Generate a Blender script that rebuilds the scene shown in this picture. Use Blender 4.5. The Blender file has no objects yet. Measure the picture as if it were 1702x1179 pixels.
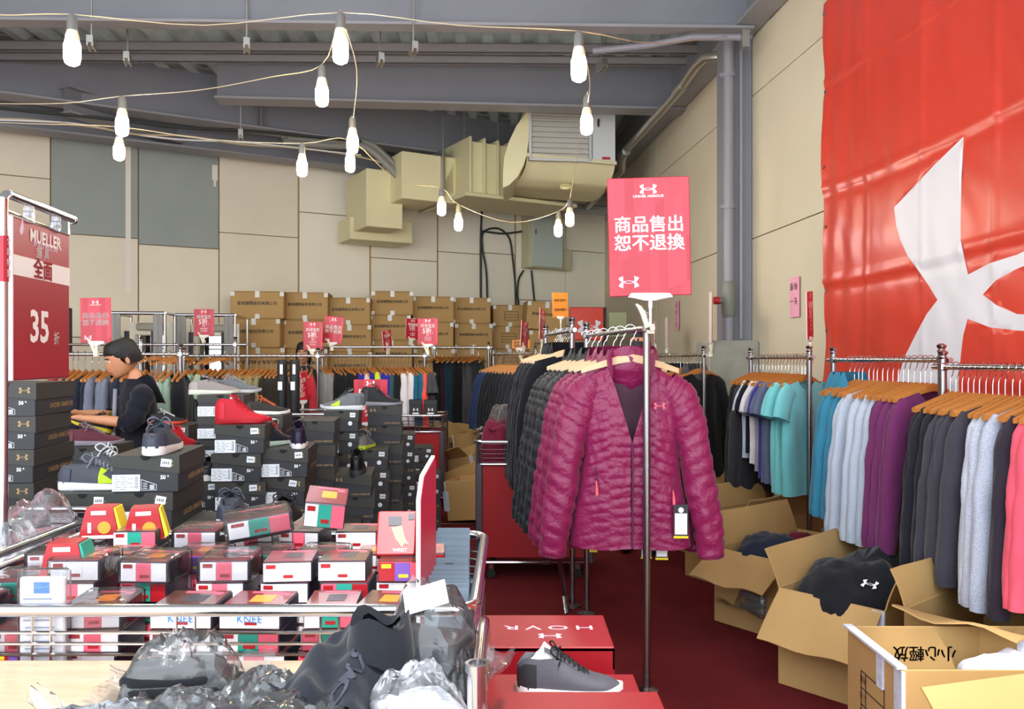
import bpy, bmesh, math, random
from math import sin, cos, pi, sqrt
from mathutils import Vector, Matrix, noise

SC = bpy.context.scene
COL = SC.collection
# ---------------------------------------------------------------- camera, light, exposure
H, F, CX, HY = 1.42, 1374.0, 851.0, 597.0      # eye height, focal length in pixels, centre column, horizon row
cam = bpy.data.objects.new('camera', bpy.data.cameras.new('camera'))
COL.objects.link(cam)
cam.location = (0, 0, H); cam.rotation_euler = (pi / 2, 0, 0)
cam.data.sensor_width = 36; cam.data.lens = F / 1702 * 36
cam.data.shift_y = 7.5 / 1702
cam.data.clip_start = .05
SC.camera = cam
w = bpy.data.worlds.new('sky'); SC.world = w; w.use_nodes = True
w.node_tree.nodes['Background'].inputs['Color'].default_value = (.84, .92, 1, 1)
w.node_tree.nodes['Background'].inputs['Strength'].default_value = 3.3
sun = bpy.data.objects.new('sun', bpy.data.lights.new('sun', 'SUN')); COL.objects.link(sun)
sun.data.energy = 3.2; sun.data.angle = .02; sun.data.color = (1, .97, .93)
sun.rotation_euler = Vector((-.12, .52, -.85)).to_track_quat('-Z', 'Y').to_euler()
SC.view_settings.view_transform = 'Standard'
SC.view_settings.look = 'None'
SC.view_settings.gamma = 1
SC.view_settings.use_curve_mapping = False
SC.view_settings.exposure = .55

# ---------------------------------------------------------------- helpers
def P(px, py, Y):
    return Vector(((px - CX) / F * Y, Y, H - (py - HY) / F * Y))

def lin(h):
    h = h.lstrip('#')
    o = []
    for i in (0, 2, 4):
        c = int(h[i:i + 2], 16) / 255
        o.append(c / 12.92 if c <= .04045 else ((c + .055) / 1.055) ** 2.4)
    return (*o, 1)

MATS = {}
def mat(key, col, rough=.6, metal=0., bump=0., bscale=60., var=0., vscale=4., spec=.5, sheen=0., stretch=None, coat=0., emit=None, estr=0.):
    if key in MATS: return MATS[key]
    m = bpy.data.materials.new(key); m.use_nodes = True; MATS[key] = m
    nt = m.node_tree; b = nt.nodes['Principled BSDF']
    c = lin(col)
    b.inputs['Base Color'].default_value = c
    b.inputs['Roughness'].default_value = rough
    b.inputs['Metallic'].default_value = metal
    b.inputs['Specular IOR Level'].default_value = spec
    if sheen: b.inputs['Sheen Weight'].default_value = sheen
    if coat: b.inputs['Coat Weight'].default_value = coat; b.inputs['Coat Roughness'].default_value = .08
    if emit:
        b.inputs['Emission Color'].default_value = lin(emit); b.inputs['Emission Strength'].default_value = estr
    if bump or var:
        tc = nt.nodes.new('ShaderNodeTexCoord'); src = tc.outputs['Object']
        if stretch:
            mp = nt.nodes.new('ShaderNodeMapping'); mp.inputs['Scale'].default_value = stretch
            nt.links.new(src, mp.inputs['Vector']); src = mp.outputs['Vector']
    if var:
        n = nt.nodes.new('ShaderNodeTexNoise'); n.inputs['Scale'].default_value = vscale; n.inputs['Detail'].default_value = 5
        nt.links.new(src, n.inputs['Vector'])
        r = nt.nodes.new('ShaderNodeValToRGB')
        r.color_ramp.elements[0].position = .3; r.color_ramp.elements[1].position = .7
        r.color_ramp.elements[0].color = (*[max(0, x * (1 - var)) for x in c[:3]], 1)
        r.color_ramp.elements[1].color = (*[min(1, x * (1 + var)) for x in c[:3]], 1)
        nt.links.new(n.outputs['Fac'], r.inputs['Fac']); nt.links.new(r.outputs['Color'], b.inputs['Base Color'])
    if bump:
        n2 = nt.nodes.new('ShaderNodeTexNoise'); n2.inputs['Scale'].default_value = bscale; n2.inputs['Detail'].default_value = 4
        nt.links.new(src, n2.inputs['Vector'])
        bp = nt.nodes.new('ShaderNodeBump'); bp.inputs['Strength'].default_value = bump; bp.inputs['Distance'].default_value = .01
        nt.links.new(n2.outputs['Fac'], bp.inputs['Height']); nt.links.new(bp.outputs['Normal'], b.inputs['Normal'])
    return m

def fabric(col, heather=0.):
    if heather: return mat('fabric_h_' + col, col, .95, bump=.35, bscale=220, var=heather, vscale=230, spec=.15, sheen=.15)
    return mat('fabric_' + col, col, .9, bump=.4, bscale=26, var=.08, vscale=9, spec=.15, sheen=.12)

def film_mat(key, tint=(.93, .95, .97), alpha=.3, rough=.12):
    m = bpy.data.materials.new(key); m.use_nodes = True
    nt = m.node_tree; nt.nodes.clear()
    out = nt.nodes.new('ShaderNodeOutputMaterial')
    tr = nt.nodes.new('ShaderNodeBsdfTransparent'); tr.inputs['Color'].default_value = (*tint, 1)
    gl = nt.nodes.new('ShaderNodeBsdfGlossy'); gl.inputs['Roughness'].default_value = rough
    df = nt.nodes.new('ShaderNodeBsdfDiffuse'); df.inputs['Color'].default_value = (.85, .87, .9, 1)
    tl = nt.nodes.new('ShaderNodeBsdfTranslucent'); tl.inputs['Color'].default_value = (.85, .87, .9, 1)
    fr = nt.nodes.new('ShaderNodeFresnel'); fr.inputs['IOR'].default_value = 1.33
    tc = nt.nodes.new('ShaderNodeTexCoord')
    no = nt.nodes.new('ShaderNodeTexNoise'); no.inputs['Scale'].default_value = 14; no.inputs['Detail'].default_value = 5; no.inputs['Distortion'].default_value = .8
    bp = nt.nodes.new('ShaderNodeBump'); bp.inputs['Strength'].default_value = .35; bp.inputs['Distance'].default_value = .012
    L = nt.links.new
    L(tc.outputs['Object'], no.inputs['Vector']); L(no.outputs['Fac'], bp.inputs['Height'])
    for n in (gl, df, fr): L(bp.outputs['Normal'], n.inputs['Normal'])
    a0 = nt.nodes.new('ShaderNodeMixShader'); a0.inputs[0].default_value = .5; L(df.outputs[0], a0.inputs[1]); L(tl.outputs[0], a0.inputs[2])
    a = nt.nodes.new('ShaderNodeMixShader'); a.inputs[0].default_value = alpha * .4
    L(tr.outputs[0], a.inputs[1]); L(a0.outputs[0], a.inputs[2])
    mu = nt.nodes.new('ShaderNodeMath'); mu.operation = 'MULTIPLY_ADD'; mu.inputs[1].default_value = 1.6; mu.inputs[2].default_value = .02; mu.use_clamp = True
    L(fr.outputs[0], mu.inputs[0])
    b = nt.nodes.new('ShaderNodeMixShader'); L(mu.outputs[0], b.inputs[0]); L(a.outputs[0], b.inputs[1]); L(gl.outputs[0], b.inputs[2])
    L(b.outputs[0], out.inputs[0])
    MATS[key] = m
    return m

class MB:
    """collects geometry for ONE mesh object"""
    def __init__(s): s.v = []; s.f = []; s.m = []
    def add(s, vs, fs, mi=0, M=None):
        o = len(s.v)
        s.v += [tuple(M @ Vector(p)) for p in vs] if M is not None else [tuple(p) for p in vs]
        s.f += [tuple(i + o for i in f) for f in fs]; s.m += [mi] * len(fs)
        return s
    def box(s, c, d, mi=0, M=None, taper=1.):
        x, y, z = d[0] / 2, d[1] / 2, d[2] / 2; t = taper
        vs = [(-x, -y, -z), (x, -y, -z), (x, y, -z), (-x, y, -z), (-x * t, -y * t, z), (x * t, -y * t, z), (x * t, y * t, z), (-x * t, y * t, z)]
        vs = [Vector(p) + Vector(c) for p in vs]
        return s.add(vs, [(3, 2, 1, 0), (4, 5, 6, 7), (0, 1, 5, 4), (1, 2, 6, 5), (2, 3, 7, 6), (3, 0, 4, 7)], mi, M)
    def bbox(s, c, d, r=.006, mi=0, M=None):
        """box with chamfered edges"""
        x, y, z = d[0] / 2, d[1] / 2, d[2] / 2; r = min(r, x * .9, y * .9, z * .9)
        rings = []
        for zz, k in ((-z, r), (-z + r, 0), (z - r, 0), (z, r)):
            a, b = x - k, y - k; q = r if k == 0 else r * .6
            rings.append([(c[0] + p, c[1] + t, c[2] + zz) for p, t in ((-a + q, -b), (a - q, -b), (a, -b + q), (a, b - q), (a - q, b), (-a + q, b), (-a, b - q), (-a, -b + q))])
        return s.loft(rings, True, True, mi, M)
    def loft(s, rings, closed=True, caps=True, mi=0, M=None):
        n = len(rings[0]); vs = [p for r in rings for p in r]; fs = []
        for i in range(len(rings) - 1):
            for j in range(n if closed else n - 1):
                k = (j + 1) % n
                fs.append((i * n + j, i * n + k, (i + 1) * n + k, (i + 1) * n + j))
        if caps and closed:
            fs.append(tuple(range(n - 1, -1, -1))); fs.append(tuple((len(rings) - 1) * n + j for j in range(n)))
        return s.add(vs, fs, mi, M)
    def tube(s, pts, r, n=8, mi=0, M=None, caps=True):
        pts = [Vector(p) for p in pts]; rings = []; up = None
        for i, p in enumerate(pts):
            a = pts[max(i - 1, 0)]; b = pts[min(i + 1, len(pts) - 1)]
            t = (b - a).normalized()
            if up is None:
                up = Vector((0, 0, 1)) if abs(t.z) < .9 else Vector((1, 0, 0))
            u = (up - t * up.dot(t)).normalized(); v = t.cross(u); up = u
            rr = r[i] if isinstance(r, (list, tuple)) else r
            rings.append([p + (u * cos(2 * pi * k / n) + v * sin(2 * pi * k / n)) * rr for k in range(n)])
        return s.loft(rings, True, caps, mi, M)
    def lathe(s, prof, n=16, mi=0, M=None):
        rings = [[(r * cos(2 * pi * k / n), r * sin(2 * pi * k / n), z) for k in range(n)] for r, z in prof]
        return s.loft(rings, True, True, mi, M)
    def prism(s, poly, y0, y1, mi=0, M=None):
        """polygon given in (x, z), extruded along y"""
        n = len(poly)
        vs = [(x, y0, z) for x, z in poly] + [(x, y1, z) for x, z in poly]
        fs = [tuple(range(n)), tuple(range(2 * n - 1, n - 1, -1))] + [(i, i + n, (i + 1) % n + n, (i + 1) % n) for i in range(n)]
        return s.add(vs, fs, mi, M)
    def grid(s, fn, nu, nv, mi=0, M=None):
        vs = [fn(i / nu, j / nv) for j in range(nv + 1) for i in range(nu + 1)]
        fs = [(j * (nu + 1) + i, j * (nu + 1) + i + 1, (j + 1) * (nu + 1) + i + 1, (j + 1) * (nu + 1) + i) for j in range(nv) for i in range(nu)]
        return s.add(vs, fs, mi, M)
    def mesh(s, name, mats, smooth=False, fix=True):
        me = bpy.data.meshes.new(name); me.from_pydata(s.v, [], s.f)
        for m in (mats if isinstance(mats, (list, tuple)) else [mats]): me.materials.append(m)
        me.polygons.foreach_set('material_index', s.m)
        if fix:
            bm = bmesh.new(); bm.from_mesh(me); bmesh.ops.recalc_face_normals(bm, faces=bm.faces); bm.to_mesh(me); bm.free()
        if smooth:
            me.polygons.foreach_set('use_smooth', [True] * len(me.polygons))
            me.set_sharp_from_angle(angle=math.radians(40 if smooth is True else smooth))
        return me
    def build(s, name, mats, parent=None, smooth=False, fix=True, loc=None):
        return link(name, s.mesh(name, mats, smooth, fix), parent, loc)

def link(name, data, parent=None, loc=None, rot=None):
    o = bpy.data.objects.new(name, data); COL.objects.link(o)
    if parent is not None: o.parent = parent
    if loc is not None: o.location = loc
    if rot is not None: o.rotation_euler = rot
    return o

def tag(o, label, cat, group=None):
    o['label'] = label; o['category'] = cat
    if group: o['group'] = group
    return o

def thing(name, label, cat, loc=(0, 0, 0), rz=0., group=None):
    o = bpy.data.objects.new(name, None); COL.objects.link(o); o.empty_display_size = .1
    o.location = loc; o.rotation_euler = (0, 0, rz)
    return tag(o, label, cat, group)

def struct(o):
    o['kind'] = 'structure'; return o

def dup(o, loc=None, rot=None, label=None, group=None, parent=None):
    c = o.copy(); COL.objects.link(c)
    if parent is not None: c.parent = parent
    if loc is not None: c.location = loc
    if rot is not None: c.rotation_euler = rot if not isinstance(rot, (int, float)) else (0, 0, rot)
    if label: c['label'] = label
    if group: c['group'] = group
    for ch in KIDS.get(o.name, o.children): dup(ch, parent=c)
    return c
KIDS = {}

def setmat(o, m, i=0):
    o.material_slots[i].link = 'OBJECT'; o.material_slots[i].material = m

TXT = {}
def text_mesh(s, m, bold=0., space=1.):
    k = (s, m.name, bold, space)
    if k not in TXT:
        cu = bpy.data.curves.new('lettering', 'FONT'); cu.body = s; cu.size = 1
        cu.align_x = 'CENTER'; cu.align_y = 'CENTER'; cjk = any(ord(q) > 0x2e80 for q in s); cu.offset = 0 if cjk else bold; cu.space_character = space
        cu.resolution_u = 2
        ob = bpy.data.objects.new('lettering', cu); COL.objects.link(ob)
        bpy.context.view_layer.update()
        me = bpy.data.meshes.new_from_object(ob.evaluated_get(bpy.context.evaluated_depsgraph_get()))
        bpy.data.objects.remove(ob); bpy.data.curves.remove(cu)
        if cjk and bold:                       # heavier strokes: the same glyphs laid over each other, slightly shifted
            bm = bmesh.new()
            for dx, dy in ((-.018, 0), (.018, 0), (0, .012), (0, -.012), (0, 0)):
                c = me.copy(); c.transform(Matrix.Translation((dx * bold / .012, dy * bold / .012, 0))); bm.from_mesh(c); bpy.data.meshes.remove(c)
            bm.to_mesh(me); bm.free()
        me.materials.clear(); me.materials.append(m); TXT[k] = me
    return TXT[k]

FRONT = Matrix.Rotation(pi / 2, 4, 'X')
def txt(parent, s, size, pos, m, bold=.0, rot=None, sx=1., space=1., name='lettering'):
    """flat lettering; by default upright and facing -Y"""
    o = link(name, text_mesh(s, m, bold, space), parent)
    o.matrix_local = Matrix.Translation(pos) @ (rot if rot is not None else FRONT) @ Matrix.Diagonal((size * sx, size, size, 1))
    return o

# print inks
INK_W = mat('ink_white', '#f4f2ee', .5); INK_R = mat('ink_red', '#b5192c', .5); INK_K = mat('ink_black', '#1b1a1c', .6)
INK_G = mat('ink_bronze', '#a98a5a', .5); INK_PINK = mat('ink_pale_pink', '#e9cbe0', .5); INK_CORAL = mat('ink_coral', '#f2606a', .5)
INK_Y = mat('ink_yellow', '#e5d21c', .5); INK_BLUE = mat('ink_blue', '#3f7fc4', .5)

# emblem: mirrored horn shapes joined by a ring, unit width
HALF = [(-.267, .30), (-.5, .21), (-.493, .17), (-.477, .137), (-.452, .10), (-.422, .073), (-.379, .032), (-.347, .0), (-.386, -.026), (-.422, -.064), (-.466, -.113), (-.49, -.165), (-.5, -.21),
        (-.267, -.30), (-.272, -.16), (-.272, -.107), (-.264, -.072), (-.25, -.042), (-.19, -.06), (-.12, -.068), (-.06, -.073), (0, -.075), (0, -.046), (-.06, -.046), (-.12, -.04), (-.17, -.022), (-.21, 0),
        (-.17, .022), (-.12, .036), (-.06, .046), (0, .046), (0, .075), (-.06, .073), (-.12, .06), (-.19, .054), (-.25, .040), (-.264, .072), (-.272, .107), (-.272, .16)]
EMB = {}
def emblem(parent, wd, pos, m, rot=None, name='logo_print'):
    if m.name not in EMB:
        b = MB(); n = len(HALF)
        b.add([(x, z, 0) for x, z in HALF] + [(-x, z, 0) for x, z in HALF], [tuple(range(n)), tuple(range(2 * n - 1, n - 1, -1))])
        me = b.mesh('logo_print', m, fix=False)
        bm = bmesh.new(); bm.from_mesh(me); bmesh.ops.triangulate(bm, faces=bm.faces); bm.to_mesh(me); bm.free()
        EMB[m.name] = me
    o = link(name, EMB[m.name], parent)
    o.matrix_local = Matrix.Translation(pos) @ (rot if rot is not None else FRONT) @ Matrix.Scale(wd, 4)
    return o

CHROME = mat('chrome', '#c9c9cc', .16, 1.); STEEL = mat('brushed_steel', '#9b989a', .3, 1., bump=.05, bscale=200)
DARK = mat('dark_plastic', '#17171a', .5); RUBBER = mat('black_rubber', '#141414', .7)
WHITE = mat('white_plastic', '#ecebe6', .4); CLAMP = mat('cream_clamp', '#e6e2c8', .5)
ORD = ['first', 'second', 'third', 'fourth', 'fifth', 'sixth', 'seventh', 'eighth', 'ninth', 'tenth', 'eleventh', 'twelfth', 'thirteenth', 'fourteenth', 'fifteenth',
       'sixteenth', 'seventeenth', 'eighteenth', 'nineteenth', 'twentieth', 'twenty-first', 'twenty-second', 'twenty-third', 'twenty-fourth', 'twenty-fifth', 'twenty-sixth', 'twenty-seventh', 'twenty-eighth', 'twenty-ninth', 'thirtieth']

def sm(pts, k=4):
    """Catmull-Rom through the points"""
    p = [Vector(q) for q in pts]; p = [p[0] * 2 - p[1]] + p + [p[-1] * 2 - p[-2]]; o = []
    for i in range(1, len(p) - 2):
        for j in range(k):
            t = j / k
            o.append(.5 * (2 * p[i] + (p[i + 1] - p[i - 1]) * t + (2 * p[i - 1] - 5 * p[i] + 4 * p[i + 1] - p[i + 2]) * t * t + (3 * p[i] - p[i - 1] - 3 * p[i + 1] + p[i + 2]) * t ** 3))
    return o + [p[-2]]
# ---------------------------------------------------------------- structure
M_CARPET = mat('red_carpet', '#6a2124', .95, bump=.5, bscale=180, var=.16, vscale=2.2, spec=.1)
M_PANEL = mat('cream_board', '#e9dec6', .75, bump=.08, bscale=30, var=.05, vscale=1.3)
M_PANEL2 = mat('pale_cream_board', '#f3ecd8', .7, bump=.06, bscale=30, var=.035, vscale=1.1)
M_PANELG = mat('grey_board', '#9aa19a', .7, bump=.06, bscale=30, var=.04, vscale=2)
M_BACK = mat('wall_backing', '#a3916f', .9)
M_BEAM = mat('steel_paint', '#7d7f87', .5, bump=.05, bscale=8, var=.06, vscale=1.5)
M_BEAMF = mat('steel_paint_flange', '#8f8e92', .45, var=.06, vscale=2)
M_DECK = mat('galvanised_deck', '#cfe0e2', .4, .1, var=.18, vscale=2.5)
M_DUCT = mat('duct_cream', '#e6ddb0', .5, bump=.04, bscale=6, var=.06, vscale=1.2)
M_PIPE = mat('grey_pipe', '#85838a', .45); M_CONC = mat('concrete', '#98978c', .95, bump=.5, bscale=18, var=.18, vscale=5)
M_GALV = mat('galvanised_pipe', '#b9b8b2', .3, .85); M_CABLE = mat('black_cable', '#2e3330', .6); M_WIRE = mat('beige_wire', '#b9a98a', .6)

b = MB(); b.add([(-9, -3, 0), (5, -3, 0), (5, 16, 0), (-9, 16, 0)], [(0, 1, 2, 3)])
struct(b.build('floor', M_CARPET))
M_EDGE = mat('carpet_seam', '#a98b7b', .9)
b = MB(); b.box((-.9, 7.12, .002), (4.2, .018, .004)); struct(b.build('trim_1', M_EDGE))
b = MB(); b.box((-.9, 8.6, .002), (4.2, .012, .004)); struct(b.build('trim_2', M_EDGE))

# back wall: local x runs along the wall, local -y faces the room
BA = Vector((-5.98, 9.66, 0)); BD = Vector((.8669, .4985, 0)); BN = Vector((.4985, -.8669, 0)); BRZ = math.atan2(.4985, .8669)
def bu(px):
    k = (px - CX) / F
    return (k * BA.y - BA.x) / (BD.x - k * BD.y)
def bpt(px, py, off=0.):
    u = bu(px); q = BA + BD * u
    return q + BN * off + Vector((0, 0, H - (py - HY) / F * q.y))
wb = link('wall_back', None); wb.location = BA; wb.rotation_euler = (0, 0, BRZ); struct(wb); wb.empty_display_size = .2
b = MB(); b.box((3.2, .13, 2.5), (14, .2, 5.0)); bk = b.build('backing', M_BACK, wb)
U0, U1 = -3.2, 8.75
def bz(px, py): return bpt(px, py).z
cols = [(-260, []), (-60, [(290, 0)]), (84, [(387, 2)]), (230, [(406, 2)]), (364, [(386, 0)]), (496, [(352, 1)]), (615, [(428, 1)]), (727, [(418, 1)]), (800, [(420, 1)]), (856, [(352, 1), (498, 1)]), (940, [(416, 1)]), (1008, [])]
for i in range(len(cols) - 1):
    p0, js = cols[i]; p1 = cols[i + 1][0]
    u0 = bu(p0) if i else U0; u1 = bu(p1) if i < len(cols) - 2 else U1
    zs = [4.95] + [bz(max(p0, 0), y) for y, _ in js] + [.0]
    if zs[-2] > 1.5: zs.insert(-1, zs[-2] - 1.25)
    for k in range(len(zs) - 1):
        base = M_PANEL2 if p0 >= 496 else M_PANEL
        if p0 in (84, 230) and k == 0: base = M_PANELG
        b = MB(); pr = random.Random(i * 7 + k).uniform(0, .006)
        b.bbox(((u0 + u1) / 2, .015 - pr, (zs[k] + zs[k + 1]) / 2), (u1 - u0 - .014, .03, zs[k] - zs[k + 1] - .012), .003)
        b.build('panel', base, wb)
b = MB(); b.box((bu(213), -.002, 3.2), (.06, .012, 1.9)); b.build('joint_strip', mat('white_filler', '#e9e4d6', .8), wb)
b = MB(); b.prism([(-.035, 0), (.035, 0), (.035, .2), (.0, .2), (-.035, .2)], 0, .004); b.box((0, .002, -.04), (.03, .004, .08))
q = b.build('paint_patch', mat('white_filler', '#e9e4d6', .8), wb); q.location = (bu(357), -.008, bz(357, 300))
b = MB()
for px, y0, y1 in ((496, 290, 490), (615, 290, 490), (727, 320, 500), (800, 340, 500), (856, 340, 510)):
    b.box((bu(px), -.004, (bz(px, y0) + bz(px, y1)) / 2), (.022, .008, bz(px, y0) - bz(px, y1)))
b.build('joint_cover', mat('joint_cover', '#a98f66', .8), wb)

# right wall: local x runs away from the camera, local +y faces the room
def rx(Y): return 2.72 - .082 * Y
RRZ = math.atan2(1, -.082); RS = sqrt(1 + .082 ** 2)
wr = link('wall_right', None); wr.location = (2.72, 0, 0); wr.rotation_euler = (0, 0, RRZ); struct(wr)
b = MB(); b.box((6.2, -.14, 2.6), (17, .2, 5.2)); b.build('backing', M_BACK, wr)
for ya, yb in ((-2.2, 1.05), (1.05, 4.3), (4.3, 7.44), (7.44, 10.6), (10.6, 14.1)):
    for za, zb in ((0, 1.22), (1.22, 2.48), (2.48, 3.74), (3.74, 5.1)):
        b = MB(); b.bbox(((ya + yb) / 2 * RS, -.02 + random.Random(int(ya * 9 + za * 5)).uniform(0, .004), (za + zb) / 2), ((yb - ya) * RS - .008, .04, zb - za - .008), .003)
        b.build('panel', mat('cream_board_side', '#d3c8af', .75, bump=.06, bscale=30, var=.045, vscale=1.1), wr)
def rpt(Y, z, off=0.): return Vector((rx(Y) - off * .9966, Y - off * .082, z))

wl = MB(); wl.box((-7.7, 4.2, 2.5), (.2, 11.2, 5)); struct(wl.build('wall_left_bounce', M_PANEL))  # unseen side wall, added to bounce light into the room

# corrugated steel deck
b = MB(); prof = []
x = -9.0
while x < 3.6:
    prof += [(x, 4.78), (x + .10, 4.78), (x + .14, 4.86), (x + .25, 4.86)]; x += .29
ys = [.2, 15.2]  # unseen front edge, placed so the sun stops around the near cart
b.loft([[(px_, y + .0, z) for px_, z in prof] for y in ys], closed=False, caps=False)
b.box((-2.7, 7.7, 5.0), (13, 15, .06))
struct(b.build('ceiling', M_DECK))

def beam(name, a, c, z0, h, fw, mats=(None, None), stiff=()):
    a = Vector(a); c = Vector(c); L = (c - a).length; rz = math.atan2(c.y - a.y, c.x - a.x)
    root = link(name, None); root.location = (a.x, a.y, 0); root.rotation_euler = (0, 0, rz); struct(root)
    b = MB(); b.box((L / 2, 0, z0 + h / 2), (L, .02, h - .04)); b.build('web', M_BEAM, root)
    b = MB(); b.box((L / 2, 0, z0 + .012), (L, fw, .024)); b.build('flange', M_BEAMF, root)
    b = MB(); b.box((L / 2, 0, z0 + h - .012), (L, fw, .024)); b.build('flange', M_BEAMF, root)
    for t in stiff:
        b = MB(); b.box((t, 0, z0 + h / 2), (.02, fw * .9, h - .05)); b.build('stiffener', M_BEAM, root)
    return root
beam('roof_beam', (-7.6, 6.80), (2.05, 7.07), 4.22, .52, .16)
B3a = Vector((-7.6, 7.49)); B3d = Vector((.8669, .4985))
beam('roof_beam', B3a, B3a + B3d * 9.2, 4.2, .62, .3, stiff=(2.0, 5.2))
beam('roof_beam', (-3.2, 8.98), (1.95, 9.4), 4.22, .56, .26)
beam('roof_beam', Vector((-7.6, 8.73)) + Vector((.2, -.35)), BA.xy + BD.xy * 8.6 + Vector((.2, -.35)), 4.02, .5, .3)
# cross beam between the two skewed beams
beam('roof_beam', (-4.85, 8.95), (-4.15, 10.25), 4.08, .3, .2)
for (a, c, z, h) in (((-7.6, 8.28), (2.05, 8.42), 4.53, .10), ((-7.6, 8.62), (2.0, 8.8), 4.55, .09)):
    a = Vector(a); c = Vector(c); L = (c - a).length
    r = link('purlin', None); r.location = (a.x, a.y, 0); r.rotation_euler = (0, 0, math.atan2(c.y - a.y, c.x - a.x)); struct(r)
    b = MB(); b.prism([(0, 0), (L, 0), (L, .012), (0, .012)], 0, .05); b.box((L / 2, .006, h / 2), (L, .012, h)); b.box((L / 2, .025, h - .006), (L, .05, .012))
    m = b; m.v = [(x, y, zz + z) for x, y, zz in m.v]; m.build('channel', M_BEAMF, r)
# clamp brackets hanging under the deck
for i, (px, py, Y) in enumerate(((152, 70, 6.9), (212, 96, 7.3), (410, 74, 6.9), (632, 98, 7.3), (687, 80, 6.9), (400, 222, 9.2), (1000, 108, 7.6))):
    t = thing('ceiling_bracket', ['small grey bracket under the deck beside the first warm bulb', 'grey bracket second from the wall end without the pipe', 'grey bracket hung midway between two front bulbs', 'grey bracket just beside the front white bulb cord',
              'short grey bracket hung under the deck over the sloping duct', 'small bracket hung beneath the slanted beam near the grey panel', 'grey bracket near the warm bulb by the pipe'][i], 'bracket', P(px, py, Y), .3, 'brackets under the roof deck')
    b = MB(); b.box((0, 0, 0), (.05, .17, .06)); b.box((.02, 0, -.04), (.012, .15, .03)); b.box((-.02, 0, -.04), (.012, .15, .03)); b.build('clip', M_GALV, t)
    dz = 4.79 - P(px, py, Y).z
    b = MB(); b.tube([(0, 0, 0), (0, 0, dz)], .008, 6); b.build('rod', M_GALV, t)

# steel column, concrete block, rain pipe by the right wall
cy = 7.42
b = MB(); q = rpt(cy, 0)
for dx in (-.01, -.23): b.box((q.x + dx, cy, 3.2), (.02, .26, 3.4))
b.box((q.x - .12, cy, 3.2), (.22, .018, 3.4)); b.box((q.x - .12, cy - .12, 3.2), (.235, .012, 3.4))
struct(b.build('column', M_BEAM))
b = MB(); b.bbox((q.x - .2, cy - .06, .79), (.44, .5, 1.58), .015); struct(b.build('column_base', M_CONC))
t = thing('rain_pipe', 'grey vertical pipe with red outlet cap running up the steel column', 'pipe', (q.x - .22, cy - .2, 0))
b = MB(); b.tube([(0, 0, 1.58), (0, 0, 4.9)], .046, 14); b.build('pipe_run', M_PIPE, t, True)
b = MB(); b.tube([(0, 0, 1.78), (0, 0, 1.82), (0, 0, 2.05), (0, 0, 2.1)], [.046, .062, .062, .046], 14); b.tube([(0, 0, 1.93), (-.1, 0, 1.93)], .03, 10); b.build('fitting', mat('pipe_fitting', '#6f746a', .5), t, True)
b = MB(); b.tube([(-.08, 0, 1.93), (-.13, 0, 1.93)], .034, 10); b.build('cap', mat('red_cap', '#b2202a', .4), t, True)
for z in (2.75, 3.9):
    b = MB(); b.lathe([(.056, z - .02), (.056, z + .02)], 14); b.box((-.05, 0, z), (.06, .02, .03)); b.build('collar', M_PIPE, t)
t = thing('conduit', 'thin grey conduit running up beside the steel column', 'pipe', (q.x - .27, cy - .05, 0))
b = MB(); b.tube([(0.16, -.15, 1.6), (0.16, -.15, 4.9)], .016, 8); b.build('pipe_run', M_PIPE, t, True)
# horizontal pole bracket at column
t = thing('cross_pipe', 'dark horizontal pipe clamped across the top of the steel column', 'pipe')
b = MB(); b.tube([P(985, 85, 7.25), P(1080, 75, 7.2), P(1150, 62, 7.05), P(1250, 62, 6.9)], .03, 10); b.build('pipe_run', M_PIPE, t, True)
b = MB(); b.box(P(1238, 66, 6.88), (.06, .08, .14)); b.build('clamp', M_GALV, t)
t = thing('side_pipe', 'silver drain pipe with elbows descending along the far wall', 'pipe')
b = MB(); b.tube([P(1198, 92, 7.6), P(1172, 95, 7.7), P(1158, 108, 7.85), P(1125, 155, 8.5), P(1040, 250, 10.4), P(1034, 268, 10.5), P(1034, 282, 10.6), P(976, 345, 12.)], .048, 12); b.build('pipe_run', M_GALV, t, True)
for p_, Y_ in (((1130, 147), 8.4), ((1037, 256), 10.45)):
    b = MB(); c0 = P(*p_, Y_); c1 = P(1125, 155, 8.5) if Y_ < 9 else P(1034, 268, 10.5)
    dd = (P(1040, 250, 10.4) - P(1125, 155, 8.5)).normalized(); b.tube([c0 - dd * .12, c0 + dd * .12], .058, 12); b.build('coupling', M_GALV, t, True)
beam('roof_beam', rpt(2.2, 0, .13).xy, rpt(13.6, 0, .13).xy, 4.25, .5, .22)

# air unit and ducts
t = thing('air_handling_unit', 'white louvred air unit hung from the roof above the cream duct', 'air unit', P(880, 265, 9.9), .12)
b = MB(); b.box((.52, .45, .36), (1.04, .9, .74)); b.build('cabinet', mat('unit_body', '#c9cac6', .5), t)
b = MB(); b.box((.36, -.012, .36), (.72, .02, .74)); b.build('louvre_back', mat('louvre_dark', '#8e8d86', .6), t)
b = MB(); b.box((0, 0, 0), (.70, .008, .066), M=Matrix.Rotation(math.radians(-32), 4, 'X')); me = b.mesh('slat', mat('louvre', '#d6d2c8', .45))
for k in range(11): link('slat', me, t, (.36, -.035, .04 + k * .064))
b = MB()
for xx, ww in ((.0, .03), (.73, .03)): b.box((xx, -.04, .36), (ww, .06, .76))
for zz in (-.01, .74): b.box((.365, -.04, zz), (.76, .06, .03))
b.build('frame', mat('unit_body', '#c9cac6', .5), t)
b = MB(); b.box((.9, -.02, .36), (.28, .04, .74)); ap = b.build('access_panel', mat('unit_panel', '#d3d6d6', .45), t)
b = MB(); b.box((.83, -.05, .45), (.018, .03, .09)); b.build('handle', DARK, ap)
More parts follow.
